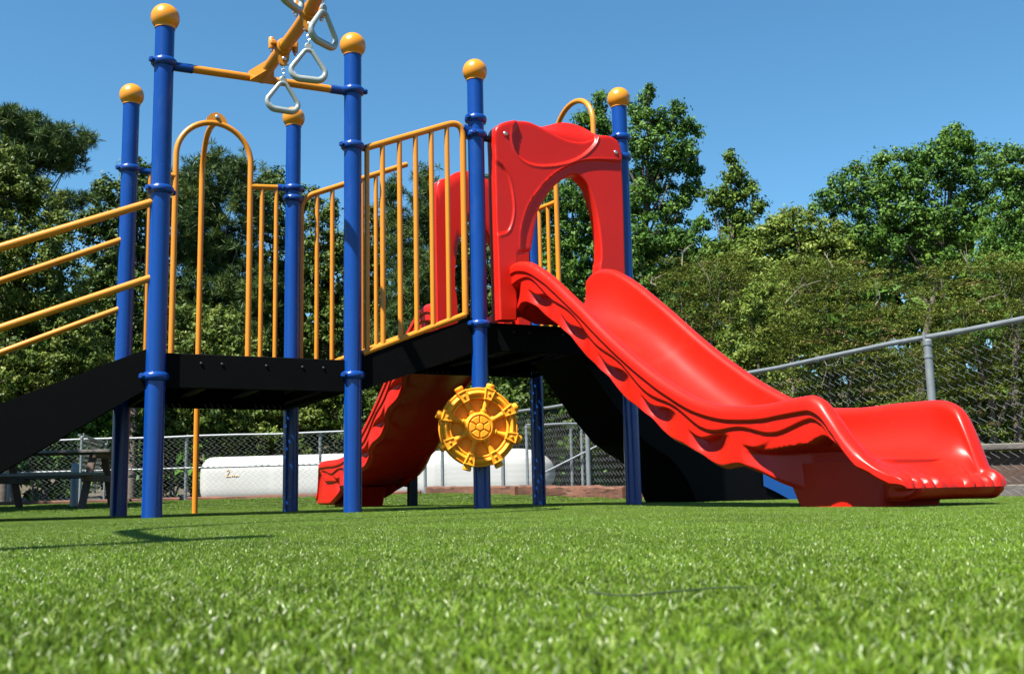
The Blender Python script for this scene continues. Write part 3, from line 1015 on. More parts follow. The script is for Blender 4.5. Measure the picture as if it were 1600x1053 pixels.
    V[:, :, 2] += (rib - .7) * .020 * msk * (V[:, :, 2] > zc)
    V[:, :, 1] -= (rib - .7) * .022 * sstep(-y, 3.18, 3.22) * (np.abs(x) < .27)
    n, m = V.shape[:2]
    F = []
    for i in range(n - 1):
        for j in range(m):
            k = (j + 1) % m
            F.append((i * m + j, (i + 1) * m + j, (i + 1) * m + k, i * m + k))
    F.append(tuple(range(m)))
    F.append(tuple(range((n - 1) * m, n * m))[::-1])
    me = bpy.data.meshes.new('slide')
    me.from_pydata(V.reshape(-1, 3).tolist(), [], F)
    me.materials.append(M_RED)
    finish(me, True, 60)
    return me

SLIDE = slide_mesh()
def pedestal(parent):
    mb = MB()
    lv = [(-.05, .178, 2.50, 3.03), (.02, .178, 2.49, 3.03), (.12, .180, 2.44, 3.06), (.205, .182, 2.38, 3.06)]
    V, F = [], []
    n = 0
    for z, hw, d0, d1 in lv:
        r = .06
        pts = []
        for cx, cy, a0 in ((hw - r, -d0 - r, 0), (-hw + r, -d0 - r, 90), (-hw + r, -d1 + r, 180), (hw - r, -d1 + r, 270)):
            for k in range(6):
                a = R(a0 + k * 18)
                pts.append((cx + r * math.cos(a), cy + r * math.sin(a), z))
        V += pts
        n = len(pts)
    for k in range(len(lv) - 1):
        for i in range(n):
            j = (i + 1) % n
            F.append((k * n + i, k * n + j, (k + 1) * n + j, (k + 1) * n + i))
    F.append(tuple(range(n))[::-1])
    F.append(tuple(range((len(lv) - 1) * n, len(lv) * n)))
    mb.add(V, F)
    return mb.build('pedestal', M_RED, parent)
slide1 = tag(link('slide', SLIDE, play, (2.60, 0, 0)), 'sunlit red wave slide running forward onto the turf')
pedestal(slide1)
slide2 = tag(link('slide', SLIDE, play, (2.65, VD, 0), math.pi), 'shaded red wave slide running back behind the wheel')
pedestal(slide2)
MB().add(*box((-.30, -2.05, .16), (.085, .085, .42), .01)).build('support_leg', M_BLACKM, slide2)

# side of the high deck: hoop, bars and the blue climber
h3 = hoop(arch_path((S4, .36), (S4, .95), 1.225, 2.90, 3.15), .0205, play)
br_ = MB().add(*tube([(S4, .95, 2.42), (S4, VD - PR, 2.44)], RR, 12)).build('side_barrier', M_ORANGE, play)
for t in (1.095, 1.24):
    MB().add(*tube([(S4, t, 2.43), (S4, t, 1.8), (S4, t, 1.225)], BR, 10)).build('bar', M_ORANGE, br_)
br_ = MB().add(*tube([(S4, PR, 2.44), (S4, .36, 2.42)], RR, 12)).build('side_barrier', M_ORANGE, play)
for t in (.16, .26):
    MB().add(*tube([(S4, t, 2.43), (S4, t, 1.8), (S4, t, 1.225)], BR, 10)).build('bar', M_ORANGE, br_)

def climber():
    topc = catmull([(3.19, 1.24), (3.34, 1.20), (3.60, 1.02), (3.84, .84), (4.08, .62), (4.36, .42), (4.66, .26), (4.93, .14), (5.20, .02)], 8)
    botc = catmull([(3.02, 1.10), (3.16, .92), (3.32, .72), (3.43, .60), (3.55, .48), (3.68, .40), (3.80, .33), (3.93, .18), (4.03, -.02)], 8)
    n = len(topc)
    ts = [(.34, .0), (.345, .02), (.37, .035), (.42, .0), (.55, -.05), (.68, -.06), (.81, -.05), (.94, .0), (.99, .035), (1.015, .02), (1.02, .0)]
    V, F = [], []
    rows = []
    for t, dz in ts:
        rows.append(np.stack([topc[:, 0], np.full(n, t), topc[:, 1] + dz], 1))
    for t, _ in reversed(ts):
        rows.append(np.stack([botc[:, 0], np.full(n, t), botc[:, 1]], 1))
    m = len(rows)
    V = np.concatenate(rows)
    for j in range(m):
        k = (j + 1) % m
        for i in range(n - 1):
            F.append((j * n + i, j * n + i + 1, k * n + i + 1, k * n + i))
    F.append(tuple(j * n for j in range(m)))
    F.append(tuple(j * n + n - 1 for j in range(m))[::-1])
    c = MB().add(V, F).build('climber', M_BLACKP, play, edge=50)
    tag(c, 'black plastic climber behind the near slide with a blue foot')
    toe = catmull([(4.66, .282), (4.80, .225), (4.93, .165), (5.07, .10), (5.22, .02)], 6)
    k = len(toe)
    tv = np.concatenate([np.stack([toe[:, 0], np.full(k, t), toe[:, 1] + dz], 1) for t, dz in ((.325, -.16), (.325, -.01), (.36, .03), (.5, .01), (.68, 0), (.86, .01), (1.0, .03), (1.035, -.01), (1.035, -.16))])
    tf = [(j * k + i, j * k + i + 1, (j + 1) * k + i + 1, (j + 1) * k + i) for j in range(8) for i in range(k - 1)]
    MB().add(tv, tf).build('foot', M_CLIMB, c)
    for s, z in ((3.62, 1.0), (3.95, .74), (4.28, .47), (4.62, .27)):
        MB().add(*tube([(s, .46, z - .02), (s - .01, .55, z - .005), (s - .01, .81, z - .005), (s, .90, z - .02)], .03, 10)).build('foot_hold', M_BLACKP, c)
climber()

# ------------------------------------------------------------------ chain link fences
def wire_mesh(L, H, pitch=.085, wr=.0021):
    """zigzag wires in the plane x (length) / z, returned as one mesh"""
    h = pitch / 2
    nz = int(H / h)
    V, F = [], []
    k = 0
    zs = np.linspace(0.02, H, nz + 1)
    sec = np.array([(0, 1), (-.87, -.5), (.87, -.5)]) * wr
    nw = int(L / pitch)
    ii = np.arange(nz + 1)
    allV = []
    allF = []
    quad = []
    for a in range(nz):
        for j in range(3):
            b = (j + 1) % 3
            quad.append((a * 3 + j, a * 3 + b, (a + 1) * 3 + b, (a + 1) * 3 + j))
    quad = np.array(quad)
    for w in range(nw):
        x = (w + .5) * pitch + np.where(ii % 2 == 0, -h, h) * 1.03
        y = np.where(ii % 2 == 0, .002, -.002)
        c = np.stack([x, y, zs], 1)
        v = np.repeat(c, 3, 0)
        v[:, 0] += np.tile(sec[:, 0], nz + 1)
        v[:, 1] += np.tile(sec[:, 1], nz + 1)
        allV.append(v)
        allF.append(quad + w * len(v))
    return np.concatenate(allV), [tuple(q) for q in np.concatenate(allF).tolist()]

def fence(name, p0, p1, H, n_bays, label, post_r=.030, rail_r=.021, mid=None, sag=0.0, post_idx=None, rail_mat=M_GALV, posts=True, cat='fence', pitch=.085, wr=.0021):
    p0, p1 = np.array(p0, float), np.array(p1, float)
    L = np.linalg.norm(p1 - p0)
    d = (p1 - p0) / L
    root = link(name, None, None, (p0[0], p0[1], float(ground_z(p0[0], p0[1]))))
    root.rotation_euler = (0, 0, math.atan2(d[1], d[0]))
    tag(root, label, cat)
    z0 = float(ground_z(p0[0], p0[1]))
    gz = lambda x: float(ground_z(*(p0 + d * x))) - z0
    fr = np.linspace(0, 1, n_bays + 1) if post_idx is None else np.array(post_idx)
    pts = []
    for a in np.linspace(0, 1, 4 * n_bays + 1):
        pts.append((a * L, 0, H + gz(a * L) + .008 * math.sin(a * 37)))
    MB().add(*tube(pts, rail_r, 12)).build('top_rail', rail_mat, root)
    mb = None
    for a in np.linspace(.5 / (2 * n_bays), 1, 2 * n_bays)[:-1]:
        v, f = lathe([(rail_r, -.03), (rail_r + .004, -.028), (rail_r + .004, .028), (rail_r, .03)], 12, False)
        MB().add(rot(v, align((1, 0, 0)), (a * L, 0, H + gz(a * L) + .008 * math.sin(a * 37))), f).build('rail_joint', rail_mat, root)
    if mid is not None:
        MB().add(*tube([(a * L, .0, mid + gz(a * L)) for a in np.linspace(0, 1, n_bays + 1)], rail_r * .9, 10)).build('middle_rail', rail_mat, root)
    for a in fr:
        g = gz(a * L)
        mb = MB().add(*lathe([(post_r, -.1), (post_r, H - .075), (post_r + .005, H - .07), (post_r + .006, H - .035), (post_r * .75, H - .022), (post_r * .5, H - .02)], 16))
        v, f = lathe([(post_r, H - .17), (post_r + .004, H - .168), (post_r + .004, H - .15), (post_r, H - .148)], 16, False)
        mb.add(v, f)
        v, f = tube([(0, 0, H - .03), (0, 0, H + .03)], .011, 8)
        mb.add(v + (0, rail_r + .006, 0), f)
        mb.build('fence_post', M_GALV, root, loc=(a * L, .048, g))
    for i in range(n_bays):
        x0, x1 = i / n_bays * L, (i + 1) / n_bays * L
        v, f = wire_mesh(x1 - x0, H, pitch, wr)
        v = v.copy()
        v[:, 2] += np.interp(v[:, 0] + x0, np.linspace(0, L, 20), [gz(x) for x in np.linspace(0, L, 20)])
        # a little slack in the wire
        v[:, 1] += .012 * np.sin(v[:, 0] * 2.3 + i) * np.sin(v[:, 2] * 2.2) - .024
        MB().add(v, f).build('wire_mesh', M_WIRE, root, loc=(x0, 0, 0), smooth=False)
    return root

# the right fence: one post stands at photo x = 1453
FA = np.array([fence_x(5.6), 5.6])
FB = np.array([fence_x(19.9), 19.9])
Lr = np.linalg.norm(FB - FA)
x_post = ((8.06 - 5.6) / (19.9 - 5.6))
step = 3.0 / Lr
idx = [x_post + k * step for k in range(-1, 5) if 0 <= x_post + k * step <= 1]
fence('chain_link_fence', FA, FB, 1.22, 5, 'galvanised chain-link fence running away along the turf edge behind the sunlit slide', post_idx=idx)
fence('chain_link_fence', (-16.0, 20.75), (-1.7, 20.25), 1.22, 5, 'galvanised chain-link fence straight across the back in front of the white tank', post_idx=[.05, .25, .44, .68, .86, 1.0], mid=.62, pitch=.115, wr=.0046)
fence('chain_link_gate', (.25, 21.0), (2.35, 21.3), 1.30, 2, 'grey chain-link gate with leaning brace beyond the far fence corner', post_idx=[.0, .42, .52, .98], cat='gate')
gt = fence('chain_link_gate', (-7.85, 20.4), (-7.3, 17.9), 1.15, 1, 'chain-link gate leaf swung open beside the leftmost blue posts', post_idx=[0.0, 1.0], post_r=.022, cat='gate')

# diagonal brace on the far gate
gate = [o for o in bpy.data.objects if o.name.startswith('chain_link_gate')][0]
MB().add(*tube([(.15, -.03, .28), (1.95, -.03, 1.12)], .020, 8)).build('brace', M_GALV, gate)

# timbers along the fence foot ----------------------------------------------
rng = np.random.default_rng(11)
def timber(p0, p1, hgt, wid, label):
    p0, p1 = np.array(p0, float), np.array(p1, float)
    L = np.linalg.norm(p1 - p0)
    d = (p1 - p0) / L
    n = 15
    V = []
    for i in range(n):
        x = (i / (n - 1) - .5) * (L - .03)
        j = rng.normal(0, .006, (8, 2))
        w, h, b = wid / 2, hgt, .018
        sec = [(-w + b, 0), (w - b, 0), (w, b), (w, h - b), (w - b, h), (-w + b, h), (-w, h - b), (-w, b)]
        for (y, z), q in zip(sec, j):
            V.append((x, y + q[0], z - .03 + q[1]))
    F = [tuple(range(8))[::-1], tuple(range((n - 1) * 8, n * 8))]
    for i in range(n - 1):
        for j in range(8):
            F.append((i * 8 + j, (i + 1) * 8 + j, (i + 1) * 8 + (j + 1) % 8, i * 8 + (j + 1) % 8))
    c = (p0 + p1) / 2
    z0, z1 = float(ground_z(*p0)), float(ground_z(*p1))
    o = MB().add(V, [q[::-1] for q in F]).build('landscape_timber', M_TIMBER, None, edge=30)
    o.location = (c[0], c[1], (z0 + z1) / 2)
    o.rotation_euler = (0, -math.atan2(z1 - z0, L), math.atan2(d[1], d[0]))
    tag(o, label, 'timber', 'timbers edging the turf')
fx = lambda y: (fence_x(y) - .16, y)
timber(fx(9.5), fx(12.3), .17, .16, 'red-brown edging timber nearest the dark blue climber')
timber(fx(12.4), fx(15.4), .17, .16, 'cracked red-brown edging timber behind the front right blue post')
timber(fx(15.5), fx(19.6), .16, .16, 'red-brown edging timber seen just beside the ship wheel')
timber((-6.2, 20.28), (-1.75, 20.1), .10, .14, 'thin dark edging timber below the white tank')
timber((-12.3, 20.45), (-6.3, 20.3), .10, .14, 'thin dark edging timber at the far left behind the picnic table')

# the white tank ---------------------------------------------------------------
a_l, a_r = at(318, 770, 23.6), at(868, 760, 22.4)
L = np.linalg.norm((a_r - a_l)[:2])
Rk = .54
prof = []
hL = L / 2
for a in np.linspace(math.pi / 2, 0, 9):
    prof.append((Rk * math.cos(a), -hL + .32 - .32 * math.sin(a)))
prof += [(Rk, x) for x in np.linspace(-hL + .4, hL - .8, 5)]
for a in np.linspace(0, math.pi / 2, 10):
    prof.append((Rk * math.cos(a), hL - .75 + .75 * math.sin(a)))
v, f = lathe(prof, 40)
tk = link('storage_tank', None, None, tuple((a_l[:2] + a_r[:2]) / 2) + (float(ground_z(-3, 23)),))
tk.rotation_euler = (0, 0, math.atan2(a_r[1] - a_l[1], a_r[0] - a_l[0]))
tag(tk, 'long white tank with a small orange marking behind the chain-link fence', 'tank')
TZ = .40
an = np.arctan2(v[:, 1], v[:, 0])
v[:, :2] *= (1 / (np.abs(np.cos(an)) ** 4 + np.abs(np.sin(an)) ** 4) ** .25)[:, None] * (1, .96)
MB().add(rot(v, align((1, 0, 0)), (0, 0, TZ)), f).build('shell', M_WHITE, tk)
for x in (-hL * .6, hL * .5):
    MB().add(*box((x, 0, -.02), (.25, .7, .3), .02)).build('saddle', M_GALV, tk)
mb = MB()
xm = -hL + .78
def on_tank(x, z):
    return (x, -(Rk + .004) * (1 - min(.98, abs(z - TZ) / Rk) ** 4) ** .25, z)
for pl in ([(0, .62), (.04, .66), (.07, .62), (.03, .54), (-.02, .46), (.05, .47), (.10, .46)], [(.14, .46), (.17, .50), (.20, .46), (.23, .50), (.26, .46), (.31, .48), (.36, .47)]):
    P = catmull([on_tank(xm + x * .75, .53 + (z - .53) * .75) for x, z in pl], 4)
    mb.add(*tube(P, .010, 6))
mb.build('orange_marking', M_MARK, tk)

# picnic table at the far left -----------------------------------------------------
def picnic_table():
    c = at(78, 770, 14.2)
    gz = float(ground_z(c[0], c[1]))
    root = link('picnic_table', None, None, (c[0], c[1], gz), .06)
    tag(root, 'weathered wooden picnic table under the ramp at far left', 'table')
    for i in range(5):
        MB().add(*box((0.0, -.30 + i * .15, .735), (1.75, .135, .038), .006)).build('top_plank', M_GREYWOOD, root)
    for s in (-1, 1):
        for k in (0, 1):
            MB().add(*box((0.0, s * (.62 + k * .145), .43), (1.75, .13, .038), .006)).build('seat_plank', M_GREYWOOD, root)
    for x in (-.62, .62):
        for s in (-1, 1):
            v, f = box((0, 0, 0), (.09, .045, .86), .005)
            MB().add(rot(v, rotm('X', s * .52), (x, s * .42, .35)), f).build('leg', M_BROWNWOOD, root)
        MB().add(*box((x + .05, 0, .385), (.045, 1.5, .09), .005)).build('seat_bearer', M_BROWNWOOD, root)
        MB().add(*box((x + .05, 0, .68), (.045, .7, .07), .005)).build('top_bearer', M_BROWNWOOD, root)
picnic_table()
c = at(116, 770, 15.4)
MB().add(*box((0, 0, .33), (.10, .10, .72), .008))
o = MB().add(*lathe([(.055, -.05), (.055, .56), (.045, .60), (.030, .62)], 14)).build('bollard', M_GALV, None, loc=(c[0], c[1], float(ground_z(c[0], c[1]))))
tag(o, 'short pale grey bollard standing behind the picnic table', 'bollard')

# raised timber bed at the right edge behind the fence
def raised_bed():
    root = link('raised_bed', None, None, (4.95, 9.35, 0), -.30)
    tag(root, 'low raised bed with grey capping plank behind the fence at right edge', 'planter')
    MB().add(*box((0, 0, .17), (2.6, .10, .42), .01)).build('board', M_BROWNWOOD, root)
    MB().add(*box((0, -.02, .42), (2.7, .22, .06), .01)).build('capping_plank', M_GREYWOOD, root)
    MB().add(*box((0, -.13, .03), (2.7, .12, .12), .01)).build('foot_plank', M_GREYWOOD, root)
raised_bed()

# loose dark thread on the turf
def thread(px, label):
    P = []
    for x, y in px:
        X, Z = x - 800.0, y - 526.5
        ix, iy = cR * X + sR * Z, -sR * X + cR * Z
        d = np.array([ix / FPX, cP + iy / FPX * sP, sP - iy / FPX * cP])
        P.append(np.array([0, 0, CAM_H]) + d * ((.0130 - CAM_H) / d[2]))
    P = catmull(P, 5)
    o = MB().add(*tube(P, .0008, 6)).build('loose_thread', M_THREAD)
    tag(o, label, 'thread')
thread([(920, 924), (960, 929), (1000, 929), (1040, 925), (1080, 921), (1120, 918), (1165, 917)], 'thin dark loose thread lying across the turf in front')

# ------------------------------------------------------------------ trees and shrubs
def leaf_mesh(name, P, size, rngs, m, tint, aspect=.45, up=.5, out=None, nvec=None):
    n = len(P)
    N = rngs.normal(0, 1, (n, 3))
    N /= np.linalg.norm(N, axis=1)[:, None]
    N[:, 2] += up
    if out is not None:
        N += out
    N /= np.linalg.norm(N, axis=1)[:, None] + 1e-9
    if nvec is not None:
        Ax = nvec
        Bx = np.cross(Ax, N)
        Bx /= np.linalg.norm(Bx, axis=1)[:, None] + 1e-9
    else:
        r = rngs.normal(0, 1, (n, 3))
        Ax = np.cross(N, r)
        Ax /= np.linalg.norm(Ax, axis=1)[:, None] + 1e-9
        Bx = np.cross(N, Ax)
    s = (size * rngs.uniform(.65, 1.3, n))[:, None]
    V = np.stack([P - Ax * s, P + Bx * s * aspect - Ax * s * .1, P + Ax * s, P - Bx * s * aspect - Ax * s * .1], 1).reshape(-1, 3)
    me = bpy.data.meshes.new(name)
    me.vertices.add(n * 4)
    me.vertices.foreach_set('co', V.ravel().astype(np.float32))
    me.loops.add(n * 4)
    me.loops.foreach_set('vertex_index', np.arange(n * 4, dtype=np.int32))
    me.polygons.add(n)
    me.polygons.foreach_set('loop_start', (np.arange(n) * 4).astype(np.int32))
    a = me.attributes.new('tint', 'FLOAT', 'POINT')
    a.data.foreach_set('value', np.repeat(np.clip(tint, 0, 1), 4).astype(np.float32))
    me.materials.append(m)
    me.update(calc_edges=True)
    return me

def grow(name, lobes, Y, m, label, cat='tree', leaf_px=6.5, kind='broad', dens=1.0, base_px=None, seed=0, group=None, depth=1.0, branches=0, stuff=False, trunk_r=None, shell=.55):
    rg = np.random.default_rng(seed + 101)
    k = Y / FPX
    cs, rs = [], []
    for (px, py, rx, ry) in lobes:
        cs.append(at(px, py, Y + rg.uniform(-.5, .5) * rx * k * depth))
        rs.append((rx * k, max(rx, ry) * k * depth, ry * k))
    cs, rs = np.array(cs), np.array(rs)
    P, T, O, NV, TPL = [], [], [], [], []
    clr = (9.5 if kind != 'feather' else 15.0) * k
    lift = 0
    for c, r, (px, py, rx, ry) in zip(cs, rs, lobes):
        nc = max(4, int(rx * ry * math.pi / 210.0 * dens * (3.3 if kind != 'feather' else 1.95)))
        q = rg.normal(0, 1, (nc, 3))
        q /= np.linalg.norm(q, axis=1)[:, None]
        rad = np.where(rg.random(nc) < shell, rg.uniform(.82, 1.08, nc), rg.uniform(.15, .95, nc))[:, None]
        cc = c + q * rad * r
        ct = rg.normal(.5, .26, nc)
        for j in range(nc):
            cr = clr * rg.uniform(.6, 1.5)
            if kind == 'pine':
                nt = rg.integers(3, 6)
                for _ in range(nt):
                    tc = cc[j] + rg.normal(0, .7, 3) * cr * (1, 1, .6)
                    n = 26
                    d = rg.normal(0, 1, (n, 3)) + (0, 0, .55)
                    d /= np.linalg.norm(d, axis=1)[:, None]
                    P.append(tc + d * leaf_px * k)
                    NV.append(d)
                    T.append(np.full(n, ct[j]) + rg.normal(0, .12, n))
                continue
            n = int(rg.uniform(34, 60)) if kind == 'broad' else int(rg.uniform(48, 74))
            fl = (1, 1, .75) if kind == 'broad' else (1.35, 1.2, .24)
            w = rg.normal(0, .50, (n, 3))
            if kind == 'feather':
                # drooping, layered sprays
                w[:, 2] -= .5 * np.linalg.norm(w[:, :2], axis=1) ** 2 / fl[2] * .25
            P.append(cc[j] + w * cr * fl)
            T.append(np.full(n, ct[j]) + rg.normal(0, .17, n))
            TPL.append(np.full(n, rg.random()))
            O.append(w / (np.linalg.norm(w, axis=1)[:, None] + 1e-6) * 1.3 + q[j] * .3)
    P = np.concatenate(P)
    T = np.concatenate(T)
    g0 = ground_z(P[:, 0], P[:, 1])
    keep = P[:, 2] > g0 + .05
    P, T = P[keep], T[keep]
    O = np.concatenate(O)[keep] if O else None
    NV = np.concatenate(NV)[keep] if NV else None
    TP = np.concatenate(TPL)[keep] if TPL else None
    if kind == 'feather':
        T = np.minimum(T, .93)
        fl = rg.random(len(T)) < .004
        T[fl] = 1.0
        T[(TP > .95) & (rg.random(len(T)) < .45)] = 1.0
    asp = {'broad': .5, 'pine': .10, 'feather': .30}[kind]
    me = leaf_mesh('crown', P, leaf_px * k * (.50 if kind != 'pine' else 1.0), rg, m, T, asp, {'broad': .35, 'pine': .1, 'feather': 1.3}[kind], O if kind == 'broad' else None, NV)
    if stuff:
        o = link(name, me)
        tag(o, label, cat, kind='stuff')
        return o
    bpx = base_px if base_px is not None else lobes[0][0]
    b = at(bpx, 760, Y)
    b[2] = float(ground_z(b[0], b[1]))
    root = link(name, None, None, b)
    tag(root, label, cat, 'trees beyond the fence' if cat == 'tree' else 'shrubs beyond the fence')
    cr = link('crown' if cat == 'tree' else 'foliage', me, root, -Vector(b))
    top = cs[np.argmax(cs[:, 2])]
    h = top[2] - b[2]
    tr = trunk_r if trunk_r else max(.03, h * .014)
    mb = MB()
    if cat == 'tree':
        tp = catmull([(0, 0, -.1), (rg.normal(0, .05), rg.normal(0, .05), h * .3), ((top - b)[0] * .5, (top - b)[1] * .5, h * .62), ((top - b)[0], (top - b)[1], h * 1.0)], 5)
        mb.add(*tube(tp, np.linspace(tr, tr * .18, len(tp)), 9))
        for c, r in zip(cs, rs):
            e = c - b
            z0 = max(.12 * h, min(e[2] * .72, .9 * h))
            i = np.interp(z0, tp[:, 2], np.arange(len(tp)))
            s = np.array([np.interp(i, np.arange(len(tp)), tp[:, q]) for q in range(3)])
            lp = catmull([s, s + (e - s) * .5 + (0, 0, -.04 * h * rg.random()), e], 4)
            mb.add(*tube(lp, np.linspace(tr * .26, tr * .06, len(lp)), 6))
            for _ in range(4):
                q = rg.normal(0, 1, 3)
                q /= np.linalg.norm(q)
                mb.add(*tube(np.array([e, e + q * r * .5 + rg.normal(0, .03, 3), e + q * r * .95]), [tr * .12, tr * .08, tr * .03], 5))
        mb.build('trunk', M_BARK, root)
    else:
        for c, r in zip(cs, rs):
            e = c - b
            s = np.array([rg.normal(0, .15), rg.normal(0, .15), -.05])
            lp = catmull([s, s + (e - s) * .5 + rg.normal(0, .12, 3), e], 4)
            mb.add(*tube(lp, np.linspace(.030, .010, len(lp)), 6))
        mb.build('stem', M_BARK, root)
        if branches:
            for _ in range(branches):
                c, r = cs[j := rg.integers(len(cs))], rs[j]
                q = rg.normal(0, 1, 3); q[1] = -abs(q[1]); q /= np.linalg.norm(q)
                e = c - b + q * r * .98 - np.array([0, 0, .12])
                d = rg.normal(0, 1, 3); d[2] = abs(d[2]) + .3; d /= np.linalg.norm(d)
                l_ = rg.uniform(.18, .42) * Y / 13
                P3 = catmull([e, e + d * l_ * .5 + rg.normal(0, .04, 3), e + d * l_ + rg.normal(0, .08, 3)], 4)
                bm = MB().add(*tube(P3, np.linspace(.007, .003, len(P3)) * Y / 11, 5))
                for q2 in (.45, .7):
                    i = int(len(P3) * q2)
                    d2 = d + rg.normal(0, .6, 3)
                    bm.add(*tube(np.array([P3[i], P3[i] + d2 * l_ * .2, P3[i] + d2 * l_ * .35 + rg.normal(0, .03, 3)]), np.array([.004, .003, .0018]) * Y / 11, 4))
                bm.build('dead_branch', M_PALE, root)
    return root

# left side
grow('pine_tree', [(15, 192, 32, 20), (45, 200, 26, 18), (60, 222, 42, 22), (100, 222, 40, 18), (132, 218, 16, 10), (72, 250, 44, 18), (105, 258, 24, 14), (12, 240, 44, 26), (20, 290, 50, 30), (105, 322, 22, 12), (132, 312, 16, 8)],
     26, M_NEEDLE, 'dark pine with open needle tufts against the sky at far left', leaf_px=7, kind='pine', base_px=5, seed=1, dens=.9)
grow('broadleaf_tree', [(-10, 245, 40, 32), (20, 262, 30, 30), (-10, 300, 60, 45), (45, 320, 50, 42), (85, 345, 28, 34), (15, 390, 85, 60), (80, 405, 42, 45), (-25, 470, 120, 70), (70, 480, 75, 60), (30, 570, 120, 70), (110, 560, 60, 70)],
     22, M_LEAF_LIGHT_SHADED, 'yellow-green leafy tree behind the orange handrails at far left', leaf_px=7, base_px=20, seed=2, dens=.75)
grow('broadleaf_tree', [(215, 272, 26, 24), (165, 300, 26, 24), (185, 325, 45, 34), (235, 320, 36, 40), (150, 355, 30, 30), (210, 390, 60, 50), (165, 430, 50, 50), (230, 470, 60, 60), (160, 520, 70, 70), (230, 570, 60, 60)],
     33, M_LEAF_MID_SHADED, 'shade-darkened green tree behind the two leftmost blue posts', base_px=205, seed=3)
grow('pine_tree', [(342, 255, 34, 20), (300, 285, 36, 28), (372, 280, 32, 28), (330, 310, 52, 36), (390, 325, 30, 36), (295, 360, 50, 46), (350, 390, 60, 46), (300, 450, 60, 52), (375, 460, 56, 50), (330, 540, 90, 60)],
     34, M_NEEDLE, 'rounded dense pine behind the orange hoop and sliding pole', leaf_px=6.5, kind='pine', base_px=335, seed=4, dens=.72)
grow('broadleaf_tree', [(428, 276, 18, 16), (410, 300, 22, 22), (440, 310, 28, 26), (425, 350, 30, 36), (440, 420, 45, 50), (410, 480, 50, 50), (440, 540, 60, 60)],
     37, M_LEAF_MID_SHADED, 'dark tree with bumpy top between the hoop and the blue post', base_px=432, seed=5)
grow('broadleaf_tree', [(290, 500, 40, 30), (340, 515, 46, 36), (310, 550, 66, 40), (370, 560, 50, 40), (300, 610, 80, 50), (390, 610, 60, 50)],
     28, M_LEAF_LIGHT_SHADED, 'low yellow-green tree behind the bars of the low deck', base_px=330, seed=6)
grow('broadleaf_tree', [(480, 315, 26, 22), (505, 330, 24, 22), (490, 370, 34, 40), (530, 390, 30, 34), (500, 440, 50, 50), (560, 440, 36, 60), (590, 350, 18, 30), (580, 400, 30, 44), (520, 510, 70, 60), (590, 520, 60, 60)],
     35, M_LEAF_MID_SHADED, 'olive green tree with sky gaps behind the middle blue post', base_px=525, seed=7, dens=.85)
grow('pine_tree', [(617, 300, 12, 20), (615, 340, 18, 34), (664, 285, 12, 26), (662, 330, 20, 40), (640, 400, 36, 50), (655, 460, 45, 60), (630, 530, 60, 60)],
     32, M_NEEDLE, 'narrow dark pine seen through the sloped orange bars', leaf_px=6, kind='pine', base_px=642, seed=8)
grow('broadleaf_tree', [(764, 288, 9, 14), (757, 320, 20, 24), (730, 390, 40, 44), (700, 440, 50, 50), (760, 430, 50, 50), (720, 510, 70, 60), (790, 510, 60, 60)],
     34, M_LEAF_MID_SHADED, 'dark tree glimpsed through the far red hood', base_px=740, seed=9)
# right side
grow('broadleaf_tree', [(855, 320, 34, 36), (895, 310, 34, 40), (925, 350, 36, 40), (870, 380, 46, 46), (915, 420, 50, 50), (850, 450, 60, 60), (900, 500, 80, 60)],
     36, M_LEAF_DARK, 'dark leafy tree seen through the near red hood', base_px=890, seed=10)
grow('poplar_tree', [(938, 160, 14, 18), (922, 190, 24, 22), (945, 205, 26, 26), (930, 240, 24, 22), (1015, 150, 13, 18), (1000, 180, 22, 26), (1030, 195, 26, 26), (1005, 225, 34, 30), (1060, 172, 14, 18), (1070, 200, 24, 22), (1062, 240, 32, 28), (1080, 262, 20, 24), (1020, 275, 38, 30), (1075, 300, 26, 22), (1045, 325, 34, 24), (985, 320, 40, 34), (1005, 375, 52, 40), (1065, 385, 40, 34), (1090, 350, 18, 14), (990, 440, 70, 50)],
     35, M_LEAF_DARK, 'tall poplar with several open leaders beside the right orange ball cap', base_px=1005, seed=11, dens=1.0, leaf_px=6.5, shell=.4)
grow('poplar_tree', [(1142, 248, 9, 14), (1148, 275, 16, 18), (1135, 305, 20, 20), (1165, 300, 20, 22), (1182, 325, 14, 16), (1150, 345, 32, 26), (1118, 318, 14, 12), (1105, 300, 10, 8), (1160, 385, 38, 30), (1130, 420, 50, 40)],
     33, M_LEAF_MID, 'slender pointed young poplar standing alone above the right treeline', base_px=1150, seed=12, dens=1.25, leaf_px=6.5, shell=.4)
grow('broadleaf_tree', [(1222, 345, 22, 18), (1250, 338, 20, 14), (1210, 370, 30, 26), (1255, 370, 40, 30), (1300, 365, 30, 24), (1230, 410, 50, 36), (1300, 410, 50, 36), (1180, 410, 34, 30)],
     31, M_LEAF_LIGHT, 'round light green tree between the slender poplar and the big maple', base_px=1245, seed=13)
grow('maple_tree', [(1336, 262, 14, 14), (1325, 290, 28, 20), (1295, 318, 30, 20), (1345, 320, 36, 30), (1385, 250, 22, 18), (1380, 285, 32, 28), (1418, 243, 18, 14), (1440, 250, 24, 18), (1420, 290, 40, 34), (1497, 208, 22, 13), (1480, 228, 34, 20), (1515, 235, 26, 22), (1470, 265, 44, 32), (1520, 280, 40, 34), (1390, 340, 50, 36), (1450, 340, 60, 44), (1520, 350, 60, 50), (1430, 400, 90, 44), (1340, 380, 50, 36)],
     31, M_LEAF_DARK, 'large dense dark green maple with lumpy crown at upper right', base_px=1450, seed=14, leaf_px=6, dens=1.05)
